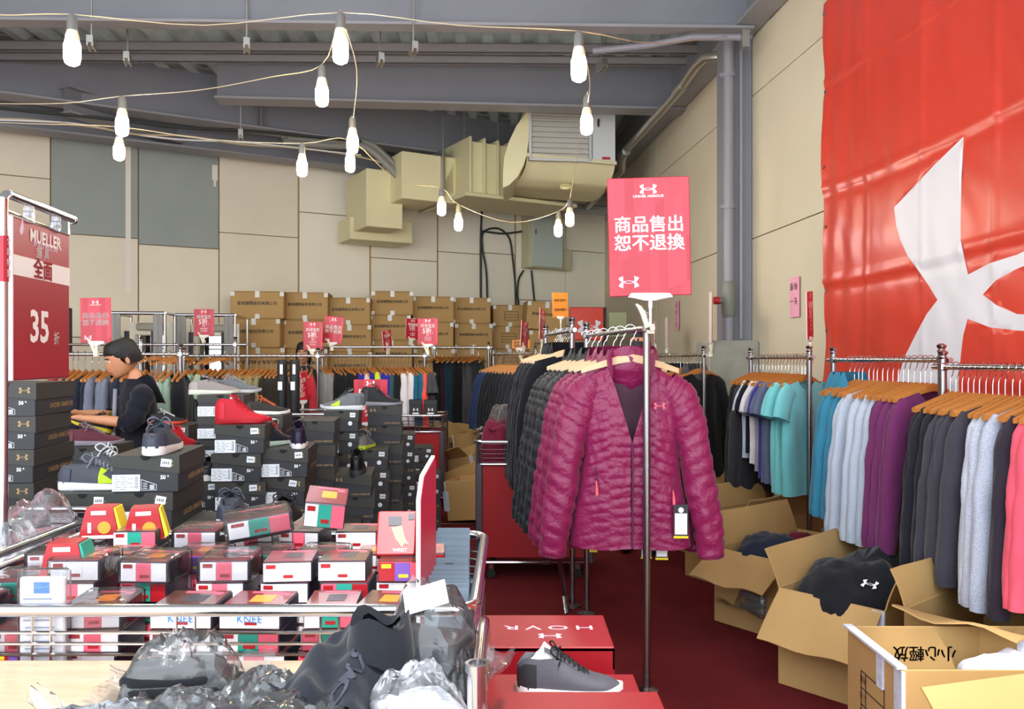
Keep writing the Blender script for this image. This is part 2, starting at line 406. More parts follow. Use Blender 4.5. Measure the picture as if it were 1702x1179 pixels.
b = MB(); b.box((.93, -.042, .03), (.1, .003, .03)); b.build('maker_plate', INK_R, t)
for x_ in (.06, .98):
    for y_ in (.12, .8):
        b = MB(); zt = 4.79 - P(880, 265, 9.9).z; b.tube([(x_, y_, .7), (x_, y_, zt)], .008, 5); b.build('hanger_rod', M_GALV, t)
# duct elbow under the unit
t = thing('duct_elbow', 'cream sheet metal duct elbow curving below the white air unit', 'duct')
Y0 = 9.86
fp = [(884, 178), (872, 190), (858, 210), (846, 235), (838, 262), (836, 290), (836, 312), (846, 308), (860, 294), (870, 275), (876, 256)]
b = MB(); n = len(fp); b.add([P(x, y, Y0) for x, y in fp] + [P(x, y, Y0) + Vector((0, .9, 0)) for x, y in fp], [tuple(range(n)), tuple(range(2 * n - 1, n - 1, -1))] + [(i, i + n, (i + 1) % n + n, (i + 1) % n) for i in range(n)])
b.build('side_sheet', M_DUCT, t, True)
rows = []
for k in range(9):
    a = k / 8; ang = a * pi / 2
    left = P(876 - 40 * (1 - cos(ang)), 256 + 56 * sin(ang), Y0 + .01 + .5 * a); right = P(1022 - 38 * (1 - cos(ang)), 270 + 52 * sin(ang), Y0 + .15 + .5 * a)
    rows.append((left, right))
b = MB(); b.loft([[l, r, r + Vector((0, .55, .0)), l + Vector((0, .55, 0))] for l, r in rows]); b.build('curved_sheet', M_DUCT, t, True)
b = MB(); b.add([P(875, 254, Y0 - .02), P(1025, 268, Y0 + .1), P(1025, 274, Y0 + .1), P(875, 260, Y0 - .02)], [(0, 1, 2, 3)]); b.v += [(x, y + .05, z) for x, y, z in b.v]; b.f = [(0, 1, 2, 3), (7, 6, 5, 4), (0, 4, 5, 1), (1, 5, 6, 2), (2, 6, 7, 3), (3, 7, 4, 0)]; b.m = [0] * 6
b.build('flange', mat('duct_trim', '#d8cfa6', .5), t)
b = MB(); b.lathe([(.0, 0), (.075, 0), (.07, .03), (0, .035)], 14); o = b.build('round_cover', mat('duct_cover', '#f0e3a8', .4), t, True); o.location = P(940, 312, 10.1); o.rotation_euler = (.5, 0, 0)
# trunk duct to the left of the elbow
t = thing('supply_duct', 'long cream supply duct with bolted flanges running back to the wall', 'duct', P(806, 320, 10.6), BRZ)
def bx_(name, c, d, m=M_DUCT): 
    b = MB(); b.bbox(c, d, .008); return b.build(name, m, t)
bx_('duct_section', (.1, .45, .32), (.55, .8, .66))
for x_ in (-.2, .0, .2, .38): bx_('flange', (x_, .45, .32), (.035, .9, .76), MATS['duct_trim'])
bx_('bottom_tray', (.55, .4, -.05), (1.7, .9, .05), MATS['duct_trim'])
bx_('duct_section', (-.6, .75, .2), (.75, .7, .6)); bx_('flange', (-.42, .72, .22), (.04, .78, .72), M_GALV)
bx_('duct_section', (-1.05, 1.2, -.05), (.5, .8, .75)); bx_('duct_section', (-.9, 1.55, -.38), (.9, .5, .3))
b = MB(); b.add([(-.44, .4, .02), (-.22, .4, .02), (-.22, .4, .5), (-.44, .42, .28)], [(0, 1, 2, 3)]); b.build('bent_sheet', mat('duct_bright', '#e4d77f', .4), t)
for x_ in (-.5, -.2, .3):
    b = MB(); b.tube([(x_, .2, .5), (x_, .2, 4.85 - P(806, 320, 10.6).z)], .008, 5); b.build('hanger_rod', M_GALV, t)

# cable bundle and big grey hose along the skewed beam
t = thing('cable_bundle', 'bundle of thick grey cables sagging below the beam to the duct', 'cable')
for k, o_ in enumerate(((0, 0, 0), (.05, .02, .05), (-.03, .05, .08))):
    b = MB(); b.tube(sm([P(x, y, Y) + Vector(o_) for x, y, Y in ((470, 236, 10.2), (560, 242, 10.5), (605, 243, 10.6), (640, 270, 10.65), (672, 305, 10.7), (695, 322, 10.8), (730, 332, 11.0), (800, 336, 11.3), (880, 346, 11.7), (1010, 353, 12.2))]), .05 if k == 0 else .032, 8)
    b.build('cable', mat('grey_hose', '#8a8880', .35), t, True)
t = thing('cable_run', 'white and black wires strung under the slanted roof beam', 'cable')
for k, (pts, r, m) in enumerate((([(-40, 196), (60, 200), (160, 212), (230, 224), (310, 226), (400, 240), (480, 245), (560, 254), (640, 272), (720, 306)], .012, M_WIRE), ([(-40, 198), (120, 205), (215, 222), (300, 232), (420, 238), (600, 258)], .01, WHITE),
                                 ([(-40, 176), (100, 190), (200, 200), (300, 212), (420, 218), (600, 235)], .018, M_CABLE))):
    b = MB(); b.tube(sm([P(x, y, 8.6 + .0032 * x) for x, y in pts]), r, 6); b.build('wire', m, t, True)

# electrical box and cables on the back wall
q = bpt(868, 446); t = thing('electrical_cabinet', 'pale grey green electrical cabinet on the back wall', 'electrical box', q + BN * .0, BRZ)
sc = q.y / F / BD.x
b = MB(); b.bbox((.28, -.14, .43), (.62, .26, .88), .01); b.build('body', mat('cab_side', '#c5bf9c', .5), t)
b = MB(); b.bbox((.29, -.285, .43), (.58, .03, .85), .008); d = b.build('door', mat('cab_door', '#bfc7bd', .45), t)
b = MB(); b.box((.06, -.31, .55), (.02, .02, .08)); b.build('handle', CHROME, d)
b = MB(); b.bbox((.72, -.09, .16), (.22, .16, .34), .01); b.build('small_box', MATS['cab_side'], t)
b = MB(); b.bbox((.66, -.06, .55), (.12, .1, .4), .01); b.build('small_box', mat('cab_side2', '#c9cfc8', .5), t)
b = MB(); b.box((.62, -.18, .17), (.015, .02, .07)); b.build('handle', DARK, t)
t = thing('wall_cables', 'looped black cables hanging on the back wall beside the electrical cabinet', 'cable')
for pts in (([(797, 500), (797, 400), (799, 350)]), ([(808, 502), (806, 450), (800, 415), (800, 390), (812, 381), (830, 382), (845, 398), (850, 430), (854, 470), (856, 512)]), ([(868, 450), (860, 465), (858, 490), (860, 505), (857, 515)]), ([(881, 450), (884, 480), (887, 512)]), ([(800, 385), (835, 389), (875, 384)])):
    b = MB(); b.tube(sm([bpt(x, y, .04) for x, y in pts]), .016, 6); b.build('cable', M_CABLE, t, True)
b = MB(); b.lathe([(.0, -.06), (.05, -.05), (.06, 0), (.05, .05), (0, .06)], 10); o = b.build('plug', DARK, t, True); o.location = bpt(857, 521, .06)
b = MB(); b.box((0, 0, 0), (.3, .14, .36)); o = tag(b.build('junction_box', mat('jbox', '#c3c79a', .5)), 'small green junction box low on the side wall behind the jackets', 'electrical box'); o.location = P(1028, 540, 12.4); o.location.y = 12.4

# red print banner on the side wall
M_BANNER = mat('banner_red', '#d03f2e', .3, bump=.25, bscale=5, var=.05, vscale=2, spec=.5)
M_BANW = mat('banner_white', '#dcd8de', .4, bump=.15, bscale=5)
def bsurf(x, z):
    f = .010 * noise.noise((x * 1.6, z * 1.1, 3)) + .006 * noise.noise((x * 5, z * 1.5, 7)) + .0045 * noise.noise((x * 9 - z * 5, z * 3 + x * 2, 1))
    for c in (3.35, 2.62, 1.98, 1.28, .72):
        d = z - c - .03 * sin(x * 1.7 + c); f += .011 * math.exp(-(d / .022) ** 2) - .007 * math.exp(-((d + .05) / .03) ** 2)
    for c in (5.28, 4.66, 4.05, 3.4):
        d = x - c; f += .006 * math.exp(-(d / .02) ** 2)
    e = max(0, 5.86 - x); f += .02 * sin(z * 7 + 2 * noise.noise((z * 2, 0, 0))) * math.exp(-e / .12) * .5 + .006 * sin(x * 26 + z * 2) * math.exp(-e / .5)
    return .035 + f
BX0, BX1, BZ0, BZ1 = 1.3, 5.87, .32, 3.93
t = thing('wall_banner', 'huge glossy red cloth banner with a white emblem hung on the side wall', 'banner', (2.72, 0, 0), RRZ)
from mathutils.geometry import delaunay_2d_cdt
pts = [Vector((BX0 + (BX1 - BX0) * i / 190, BZ0 + (BZ1 - BZ0) * j / 125)) for j in range(126) for i in range(191)]; n0 = len(pts)
polys = [[(3.56 - sg * x * 2.77, 1.742 + z * 2.77) for x, z in HALF] for sg in (1, -1)]; edges = []
for pl in polys:
    o = len(pts); pts += [Vector(q) for q in pl]; edges += [(o + i, o + (i + 1) % len(pl)) for i in range(len(pl))]
cv, ce, cf, *_r = delaunay_2d_cdt(pts, edges, [], 0, 1e-5)
def inside(q, pl):
    c = False; j = len(pl) - 1
    for i in range(len(pl)):
        if (pl[i][1] > q[1]) != (pl[j][1] > q[1]) and q[0] < (pl[j][0] - pl[i][0]) * (q[1] - pl[i][1]) / (pl[j][1] - pl[i][1]) + pl[i][0]: c = not c
        j = i
    return c
fr, fw_ = [], []
for f in cf:
    q = sum((cv[i] for i in f), Vector((0, 0))) / len(f)
    (fw_ if .9 < q.y < 2.6 and (inside(q, polys[0]) or inside(q, polys[1])) else fr).append(f)
for nm, fs, m in (('cloth', fr, M_BANNER), ('emblem_print', fw_, M_BANW)):
    us = sorted({i for f in fs for i in f}); mp_ = {i: k for k, i in enumerate(us)}
    b = MB(); b.add([(cv[i].x, bsurf(cv[i].x, cv[i].y), cv[i].y) for i in us], [tuple(mp_[i] for i in f) for f in fs]); b.build(nm, m, t, 80)
b = MB(); b.lathe([(.006, 0), (.013, 0), (.013, .004), (.006, .004)], 10); me = b.mesh('eyelet', CHROME)
for z in (3.85, 3.3, 2.77, 2.35, 1.9, 1.62, 1.2): link('eyelet', me, t, (5.84, bsurf(5.84, z) + .006, z), (-pi / 2, 0, 0))

# pink paper slips on the wall
M_PINK = mat('pink_paper', '#efa7bd', .8)
def slip(px, py, Y, wd, hg, rows, label):
    o = thing('paper_slip', label, 'paper notice', rpt(Y, P(px, py, Y).z, .012), RRZ, 'pink paper notices')
    b = MB(); b.grid(lambda u, v: ((u - .5) * wd, .004 + .006 * sin(u * 3) * sin(v * 4), (v - .5) * hg), 4, 8); b.v = b.v + [(x, y - .002, z) for x, y, z in b.v]; n = len(b.v) // 2; b.f += [tuple(i + n for i in f[::-1]) for f in b.f]; b.m += b.m
    b.build('paper', M_PINK, o)
    R = Matrix.Rotation(pi, 4, 'Z') @ FRONT
    for s, x, z in rows: txt(o, s, wd * .36, (x * wd, .014, z * hg), INK_K, 0, R, sx=.9)
slip(1318, 494, 6.38, .17, .31, (('最', .22, .25), ('後', -.22, .25), ('一', .22, -.12), ('天', -.22, -.12)), 'pink paper notice with handwriting between column and banner')
slip(1144, 525, 9.6, .16, .34, (('最', 0, .33), ('後', 0, .11), ('一', 0, -.11), ('天', 0, -.33)), 'pink paper strip on the wall beyond the column')
# ---------------------------------------------------------------- bulbs on their wires
M_WARM = mat('warm_lamp', '#fff0c8', .4, emit='#ffdb9a', estr=120); M_COOL = mat('cool_lamp', '#eef6ff', .4, emit='#e2f0ff', estr=120)
M_SOCK = mat('socket_grey', '#6a6a66', .5); M_BASE = mat('lamp_base', '#e8dcc0', .4)
b1 = MB(); b1.lathe([(.0, .05), (.012, .05), (.022, .03), (.024, -.02), (.02, -.03), (0, -.03)], 12); me_sock = b1.mesh('socket', M_SOCK, True)
b1 = MB(); b1.lathe([(.019, 0), (.021, -.02), (.03, -.05), (.031, -.07), (0, -.07)], 14); me_base = b1.mesh('lamp_base', M_BASE, True)
b1 = MB(); b1.lathe([(.0, -.066), (.029, -.07), (.036, -.09), (.036, -.15), (.031, -.172), (.015, -.182), (0, -.184)], 14)
me_lw = b1.mesh('lamp_tube', M_WARM, True); me_lc = b1.mesh('lamp_tube', M_COOL, True)
BULBS = [(120, 88, 3.75, 1, 'big warm bulb over the red hanging price sign'), (566, 85, 3.75, 0, 'front white bulb hung nearest above the shoebox stacks'), (962, 115, 3.8, 1, 'big warm bulb in front of the air unit pipe'),
         (535, 160, 4.6, 1, 'warm bulb hung midway on the diagonal wire'), (975, 208, 4.9, 0, 'white bulb hanging in front of the louvred unit'), (203, 210, 4.8, 0, 'white bulb just above a warm one before the grey panels'),
         (198, 253, 5.7, 1, 'warm bulb against the first grey wall panel'), (586, 240, 5.2, 0, 'white bulb beside the end of the grey hose'), (582, 273, 6.0, 1, 'warm bulb just below the white one by the hose'),
         (502, 280, 5.8, 0, 'white bulb alone in front of the pale panels'), (734, 347, 7.0, 1, 'small warm bulb under the duct trunk'), (762, 373, 7.3, 0, 'small white bulb hanging lower beneath the duct trunk'),
         (947, 365, 7.1, 1, 'small warm bulb by the electrical cabinet'), (928, 383, 7.6, 0, 'small white bulb in front of the electrical cabinet door')]
bp_ = []
for px, py, Y, wm, lab in BULBS:
    c = P(px, py, Y) + Vector((0, 0, .125)); bp_.append(c)
    t = thing('hanging_bulb', lab, 'bulb', c, 0, 'bulbs strung on wires')
    link('socket', me_sock, t); link('lamp_base', me_base, t); link('lamp_tube', me_lw if wm else me_lc, t)
def wire(pts, label, r=.0026, m=M_WIRE):
    b = MB(); b.tube(sm(pts), r, 6); tag(b.build('light_wire', m, None, True), label, 'wire')
up = Vector((0, 0, .05))
wire([P(-60, 20, 3.75), P(10, 25, 3.75), bp_[0] + up, P(340, 42, 3.8), bp_[1] + up, P(760, 42, 3.8), bp_[2] + up, P(1090, 72, 4.6), P(1210, 60, 7.0)], 'front light wire carrying the three nearest bulbs')
wire([P(-50, 172, 4.8), P(100, 172, 4.8), bp_[5] + up, P(330, 150, 4.7), P(450, 128, 4.6), bp_[3] + up, bp_[1] + up * 1.2], 'light wire climbing diagonally from grey panels to front bulb')
wire([bp_[1] + up, P(593, 115, 4.4), P(588, 190, 5.0), bp_[7] + up], 'drop wire from the front white bulb to the hose bulb')
wire([bp_[2] + up, P(980, 130, 4.2), P(977, 170, 4.7), bp_[4] + up, P(958, 270, 6.0), bp_[12] + up], 'drop wire running past the louvred unit to the cabinet bulbs')
wire([P(-40, 202, 5.6), P(60, 206, 5.6), bp_[6] + up * 1.0, P(350, 232, 5.7), bp_[9] + up, bp_[8] + up, P(660, 300, 6.5), bp_[10] + up, bp_[11] + up, P(850, 370, 7.4), bp_[13] + up, bp_[12] + up], 'rear light wire sagging across the back bulbs', .003, M_WIRE)

# ---------------------------------------------------------------- red board signs
def sign_mat(key, a, c, sc=13.):
    m = mat(key, a, .32, spec=.5); nt = m.node_tree; b = nt.nodes['Principled BSDF']; L = nt.links.new
    tc = nt.nodes.new('ShaderNodeTexCoord'); sp = nt.nodes.new('ShaderNodeSeparateXYZ'); L(tc.outputs['Object'], sp.inputs[0])
    def mth(op, x, y=None, z=None):
        n = nt.nodes.new('ShaderNodeMath'); n.operation = op
        for i, q in enumerate((x, y, z)):
            if q is None: continue
            if isinstance(q, (int, float)): n.inputs[i].default_value = q
            else: L(q, n.inputs[i])
        return n.outputs[0]
    zz = mth('FLOOR', mth('MULTIPLY_ADD', sp.outputs['Z'], 5.2, mth('MULTIPLY', sp.outputs['X'], -2.)))
    xx = mth('FLOOR', mth('MULTIPLY_ADD', sp.outputs['X'], sc * 2, mth('MULTIPLY', zz, 3.3)))
    wn = nt.nodes.new('ShaderNodeTexWhiteNoise'); wn.noise_dimensions = '1D'; L(xx, wn.inputs['W'])
    mx = nt.nodes.new('ShaderNodeMix'); mx.data_type = 'RGBA'; L(wn.outputs['Value'], mx.inputs[0]); mx.inputs[6].default_value = lin(a); mx.inputs[7].default_value = lin(c)
    L(mx.outputs[2], b.inputs['Base Color']); return m
M_SIGN = sign_mat('sign_red_bands', '#b3152b', '#d43045'); M_SPLAIN = mat('sign_plain_red', '#a71930', .35)
M_SEDGE = mat('sign_edge', '#f1ecec', .5); M_ORANGE = mat('sign_orange', '#e08a2e', .5)
BODY5 = (('精選優惠', .13, .22), ('5折.', .25, .02), ('滿額', .055, -.14), ('2件再95折', .06, -.235), ('3件再9折', .06, -.325))
def sign(px, py, Y, wd, hg, yaw, tilt, kind, label, stem=.12, clamp=True, floor=False):
    """board whose lower edge centre is at the given picture point and depth"""
    base = P(px, py, Y)
    t = thing('price_sign', label, 'sign', base, yaw, 'red clamp signs' if kind != 'o' else 'orange clamp signs')
    R = Matrix.Rotation(tilt, 4, 'Y')
    b = MB(); b.bbox((0, 0, hg / 2), (wd, .006, hg), .003, 0)
    bd = b.build('board', M_ORANGE if kind == 'o' else M_SIGN, t); bd.matrix_local = R
    b = MB(); b.box((0, .0042, hg / 2), (wd * .995, .003, hg * .995)); b.build('backing', M_SEDGE, bd)
    h = hg / 2; y = -.0042
    if kind == 'nr':
        txt(bd, '商品售出', wd * .215, (0, y, h + .095 * hg), INK_W, .015, sx=1.0); txt(bd, '恕不退換', wd * .215, (0, y, h - .06 * hg), INK_W, .015)
        emblem(bd, wd * .21, (0, y, hg * .90), INK_W); txt(bd, 'UNDER ARMOUR', wd * .042, (0, y, hg * .84), INK_W, .02, sx=1.15)
        emblem(bd, wd * .25, (-wd * .26, y, hg * .12), INK_PINK)
    elif kind == '5':
        emblem(bd, wd * .26, (0, y, hg * .91), INK_W)
        for s, k, z in BODY5: txt(bd, s, wd * k * (1.5 if k < .2 else 1.35), (0, y, h + z * hg * .95), INK_W, .008, sx=.92)
    elif kind == 'o':
        txt(bd, '換季促銷中', wd * .18, (0, y, hg * .68), INK_K, .01, sx=.9); txt(bd, '現貨特賣天', wd * .18, (0, y, hg * .3), INK_K, .01, sx=.9)
    if clamp:
        M = R
        b = MB(); b.loft([[(k_ * wd * .27 * cos(a), sin(a) * .011, z) for a in [2 * pi * i / 14 for i in range(14)]] for z, k_ in ((.012, .92), (.006, 1), (-.006, 1), (-.012, .7), (-.02, .3))])
        b.build('clip_plate', WHITE, t, True)
        b = MB(); b.tube([(0, 0, -.015), (0, 0, -stem)], .006, 8); b.tube([(0, 0, -.02), (0, 0, -.05)], .009, 8); b.build('stem', WHITE, t, True)
        if floor:
            b = MB(); b.lathe([(0, -stem), (.09, -stem), (.09, -stem + .008), (.01, -stem + .014), (0, -stem + .014)], 18); b.build('foot_plate', WHITE, t, True); return t
        b = MB(); b.box((0, 0, -stem - .005), (.03, .03, .04)); b.tube([(-.012, 0, -stem), (-.028, -.005, -stem + .05), (-.045, -.008, -stem + .085), (-.062, -.01, -stem + .1)], [.011, .012, .01, .004], 8); b.build('clamp', CLAMP, t, True)
    return t
sign(1081, 492, 3.5, .345, .502, -.05, math.radians(-1.2), 'nr', 'large red sign clamped on the pole of the magenta jacket rack', .135)
sign(160, 570, 5.8, .21, .315, .06, math.radians(-1), 'nr', 'red sign with two lines of characters on the rack behind the boy', .07)
sign(339, 559, 8.6, .21, .28, .0, 0, '5', 'red percent sign in front of the far fitting booth mirror', .06)
sign(520, 582, 8.2, .19, .28, .05, 0, '5', 'red percent sign at the pole beside the grey shirts', .05)
sign(552, 571, 8.4, .20, .275, 0, math.radians(5), 'nr', 'tilted red no-returns sign over the grey and black shirts', .05)
sign(685, 564, 9.6, .19, .235, .75, math.radians(3), '5', 'smaller red sign half hidden behind a larger percent sign', .07)
sign(711, 574, 8.15, .20, .265, 0, 0, '5', 'red percent sign above the coral shirt end of the rack', .07)
sign(645, 581, 8.6, .19, .2, 1.25, math.radians(-10), '5', 'red sign turned edgewise over the blue shirts', .03)
sign(932, 528, 7.8, .16, .235, .35, math.radians(-2), 'o', 'orange notice sign clamped behind the black coats', .2)
sign(871, 577, 8.4, .2, .26, 1.2, math.radians(8), '5', 'narrow angled red sign over the navy shirts', .06)
sign(901, 566, 7.6, .2, .29, 1.3, math.radians(6), '5', 'red sign turned edgewise beside the orange notice', .1)
sign(1181, 569, 7.1, .24, .43, 1.42, math.radians(-3), '5', 'tall thin edgewise red sign before the concrete block', .1)
sign(1347, 563, 5.18, .22, .295, 1.08, math.radians(-5), '5', 'angled red percent sign next to the pink paper notice', .13)
sign(1089, 572, 8.2, .2, .22, 1.38, math.radians(2), '5', 'small edgewise red sign just past the large clamp sign', .1)
sign(1108, 575, 8.9, .2, .30, 1.5, math.radians(3), '5', 'thinnest edgewise red sign against the cream side wall', .05)
sign(616, 705, 5.75, .235, .31, 0, 0, '5', 'red percent sign standing between the two display shoes', P(616, 705, 5.75).z, floor=True)
sign(503, 668, 6.3, .2, .22, 1.1, math.radians(-14), '5', 'red sign leaning beside the two black floor tubes', P(503, 668, 6.3).z, floor=True)
sign(866, 580, 9.2, .2, .1, 0, 0, 'o', 'small orange notice low behind the navy shirts', .1)

# hanging chrome sign stand at the cart
def hang_sign():
    Y = 2.2
    t = thing('hanging_price_sign', 'tall red price sign hanging from a bent chrome tube', 'sign', P(16, 633, Y), math.radians(96.3))
    # local frame: x along the board
    wd, hg = .367, .44
    b = MB(); b.bbox((wd / 2, 0, hg / 2), (wd, .008, hg), .004); bd = b.build('board', M_SPLAIN, t)
    b = MB(); b.box((wd / 2, .006, hg / 2), (wd + .004, .006, hg + .004)); b.build('backing', M_SEDGE, bd)
    b = MB(); b.box((.0, -.001, hg / 2), (.006, .014, hg)); b.build('edge_strip', M_SEDGE, bd)
    b = MB(); b.box((wd / 2, -.0043, hg * .708), (wd, .001, hg * .124)); b.build('white_band', INK_W, bd)
    y = -.0052; c = wd / 2
    txt(bd, 'MUELLER', .050, (c + .02, y, hg * .915), INK_W, .03, sx=.98); txt(bd, 'SPORTS MEDICINE', .019, (c + .02, y, hg * .868), INK_PINK, .01)
    b = MB(); b.prism([(0, 0), (.012, .004), (.018, .02), (.012, .05), (.004, .03), (-.006, .012)], 0, .0008); o = b.build('logo_print', INK_PINK, bd); o.location = (.05, y, hg * .9)
    txt(bd, '護 具', .036, (c, y, hg * .815), INK_W, .01); txt(bd, '全面', .06, (c, y - .0008, hg * .705), INK_R, .03)
    txt(bd, '35', .125, (c - .02, y, hg * .33), INK_W, .025, sx=1.0); txt(bd, '折', .04, (c + .09, y, hg * .265), INK_W, .01)
    zt = hg + .055
    b = MB(); b.tube(sm([(-.035, .0, -.45), (-.035, .0, .2), (-.035, 0, zt - .05), (-.03, 0, zt - .015), (-.005, 0, zt), (.03, 0, zt), (.40, 0, zt)]), .012, 12); b.lathe([(.013, 0), (.014, .012), (0, .016)], 10, M=Matrix.Translation((.395, 0, zt)) @ Matrix.Rotation(pi / 2, 4, 'Y')); b.build('tube', CHROME, t, True)
    b = MB(); b.tube([(-.03, 0, hg + .01), (.37, 0, hg + .002), (.375, 0, hg + .006), (.375, 0, zt)], .0035, 8); b.build('hanging_rod', CHROME, t, True)
    MC = film_mat('clear_clip', alpha=.5)
    for x_ in (.10, .27):
        b = MB(); b.bbox((x_, -.004, hg + .012), (.03, .022, .034), .004); b.bbox((x_ - .008, -.004, hg + .03), (.008, .02, .03), .002); b.bbox((x_ + .008, -.004, hg + .03), (.008, .02, .03), .002); b.build('clip', MC, t)
    b = MB(); b.lathe([(.0135, .24), (.0135, .36)], 12); o = b.build('red_tape', M_SPLAIN, t); o.location = (-.035, 0, .02)
    for k, ch in enumerate('全館特賣'): txt(t, ch, .022, (-.035, -.0145, .365 - k * .028), INK_W, .01)
hang_sign()

# ---------------------------------------------------------------- racks
me_cap = MB().lathe([(.0, 0), (.017, 0), (.019, .008), (.013, .014), (.02, .024), (.021, .032), (.012, .04), (0, .041)], 12).mesh('pole_cap', CHROME, True)
me_castor = MB().lathe([(.0, -.012), (.028, -.012), (.03, -.006), (.03, .006), (.028, .012), (0, .012)], 12, M=Matrix.Translation((0, 0, .03)) @ Matrix.Rotation(pi / 2, 4, 'X')).mesh('castor', RUBBER, True)
def rack(label, p0, p1, z, ext=.06, foot=.45, poles=(0., 1.), lower=.25, double=False):
    p0 = Vector(p0); p1 = Vector(p1); L = (p1 - p0).length; rz = math.atan2(p1.y - p0.y, p1.x - p0.x)
    t = thing('clothes_rack', label, 'clothes rack', (p0.x, p0.y, 0), rz, 'chrome clothes racks')
    b = MB(); b.tube([(-ext, 0, z), (L + ext, 0, z)], .0125, 10); b.build('top_bar', CHROME, t, True)
    if double:
        b = MB(); b.tube([(-ext, .0, z + .09), (L + ext, 0, z + .09)], .012, 10); b.build('upper_bar', CHROME, t, True)
    for u in poles:
        x = L * u
        b = MB(); b.tube([(x, 0, .06), (x, 0, z + .035)], .016, 12); b.tube([(x, 0, z * .62), (x, 0, z * .62 + .012)], .018, 12); b.build('pole', STEEL, t, True)
        link('pole_cap', me_cap, t, (x, 0, z + .035))
        b = MB(); b.bbox((x, 0, z), (.04, .034, .034), .005); b.build('joint', CHROME, t)
        if not foot:
            b = MB(); b.lathe([(0, 0), (.05, 0), (.05, .008), (.018, .02), (.018, .07), (0, .07)], 14); link('base_flange', b.mesh('base_flange', STEEL, True), t, (x, 0, 0)); continue
        b = MB(); b.tube([(x, -foot / 2, .075), (x, foot / 2, .075)], .014, 8); b.build('foot_bar', STEEL, t, True)
        for s in (-1, 1): link('castor', me_castor, t, (x, s * foot / 2, 0))
    if lower:
        b = MB(); b.tube([(0, 0, .1), (L, 0, .1)], .011, 8); b.build('lower_bar', STEEL, t, True)
    return t, p0, p1, z, rz
M_WOOD = mat('hanger_wood', '#b06f2e', .45, bump=.05, bscale=40, var=.2, vscale=14, stretch=(2, 20, 20))
M_WOODL = mat('hanger_wood_pale', '#dcb98f', .45, bump=.05, bscale=40, var=.08, vscale=14, stretch=(2, 20, 20))
b1 = MB(); rings = []
for i in range(17):
    u = i / 8 - 1; x = u * .215; z = -.128 - .058 * abs(u) ** 1.25; hh = .019 - .008 * abs(u); yy = .028 * (abs(u) ** 2) - .008
    rings.append([(x, yy - .007, z - hh), (x, yy + .007, z - hh), (x, yy + .0075, z + hh * .5), (x, yy, z + hh), (x, yy - .0075, z + hh * .5)])
b1.loft(rings); me_hang = b1.mesh('coat_hanger', M_WOOD, 60)
hk = [(0, 0, -.112), (0, 0, -.07), (.004, 0, -.052), (.018, 0, -.035)] + [(.0265 * cos(a), 0, .0265 * sin(a) - .008) for a in [(-50 + 28 * i) * pi / 180 for i in range(9)]]
me_hook = MB().tube(hk, .0021, 6).mesh('hook', CHROME, True)
def hanger(pos, rz, label, group, m=None):
    o = tag(link('coat_hanger', me_hang, None, pos, (0, 0, rz)), label, 'hanger', group)
    link('hook', me_hook, o, (0, 0, .0), (0, 0, 0))
    if m: setmat(o, m)
    return o

# ---------------------------------------------------------------- garments
def garment_body(kind, seed, L=.68, hw=.205, hd=.042, N=36, R=26):
    b = MB(); rings = []
    for r in range(R + 1):
        v = r / R; ring = []
        wv = hw * (1 + .02 * sin(v * 9 + seed) + .10 * v - .05 * sin(pi * min(1, v * 1.6))); 
        if kind == 'short': wv = hw * (1.02 + .06 * v)
        dv = .010 + (hd - .010) * min(1, v * 4.5) ** .7
        for k in range(N):
            a = 2 * pi * k / N; ca, sa = cos(a), sin(a)
            x = wv * (abs(ca) ** .8) * (1 if ca > 0 else -1); y = dv * (abs(sa) ** .9) * (1 if sa > 0 else -1)
            zs = -.135 - .27 * max(0, abs(x) - .03)
            nk = max(0, 1 - (x / .085) ** 2)
            zs -= nk * (.075 if sa < 0 else .012)
            z = zs + (-L + .012 * noise.noise((x * 5, seed, v)) - zs) * v
            A = min(1, v * 2.2)
            f = .034 * noise.noise((x * 8 + seed * 3.1, z * 1.6, (0 if sa < 0 else 9))) + .018 * noise.noise((x * 17 + seed, z * 2.6 + x * 4, (3 if sa < 0 else 5)))
            y += A * f * (abs(sa) ** .5)
            x += A * .012 * noise.noise((seed * 7, z * 3, sa))
            ring.append((x, y, z))
        rings.append(ring)
    b.loft(rings, True, False)
    return b
def sleeve_geo(s, seed, kind, L=.68, hw=.205):
    b = MB(); rings = []; n = 14; R = 16 if kind != 'short' else 8
    if kind == 'short': path = [(.155, 0, -.21), (.205, -.004, -.26), (.245, -.008, -.33), (.262, -.01, -.385)]; rad = [(.07, .028), (.074, .034), (.07, .036), (.07, .04)]
    else: path = [(.145, 0, -.215), (.195, -.004, -.27), (.232, -.012, -.40), (.262, -.016, -.56), (.285, -.012, -L + .02), (.288, -.012, -L - .03)]; rad = [(.062, .03), (.066, .036), (.058, .038), (.052, .036), (.044, .032), (.04, .03)]
    for r in range(R + 1):
        t = r / R * (len(path) - 1); i = min(int(t), len(path) - 2); q = t - i
        c = Vector(path[i]).lerp(Vector(path[i + 1]), q); a_, b_ = (rad[i][j] * (1 - q) + rad[i + 1][j] * q for j in (0, 1))
        d = (Vector(path[i + 1]) - Vector(path[i])).normalized(); side = Vector((-d.z, 0, d.x))
        ring = []
        for k in range(n):
            a = 2 * pi * k / n
            w_ = 1 + .22 * noise.noise((cos(a) * 1.4 + seed, sin(a) * 1.4, c.z * 9 + seed * 3)) + .05 * sin(c.z * 38 + seed + 2 * cos(a)) * min(1, t)
            p = c + side * cos(a) * a_ * w_ + Vector((0, sin(a) * b_ * w_, 0)); ring.append((p.x * s, p.y, p.z))
        rings.append(ring)
    b.loft(rings, True, False)
    return b
M_BLANK = fabric('#808080')
GM = {}
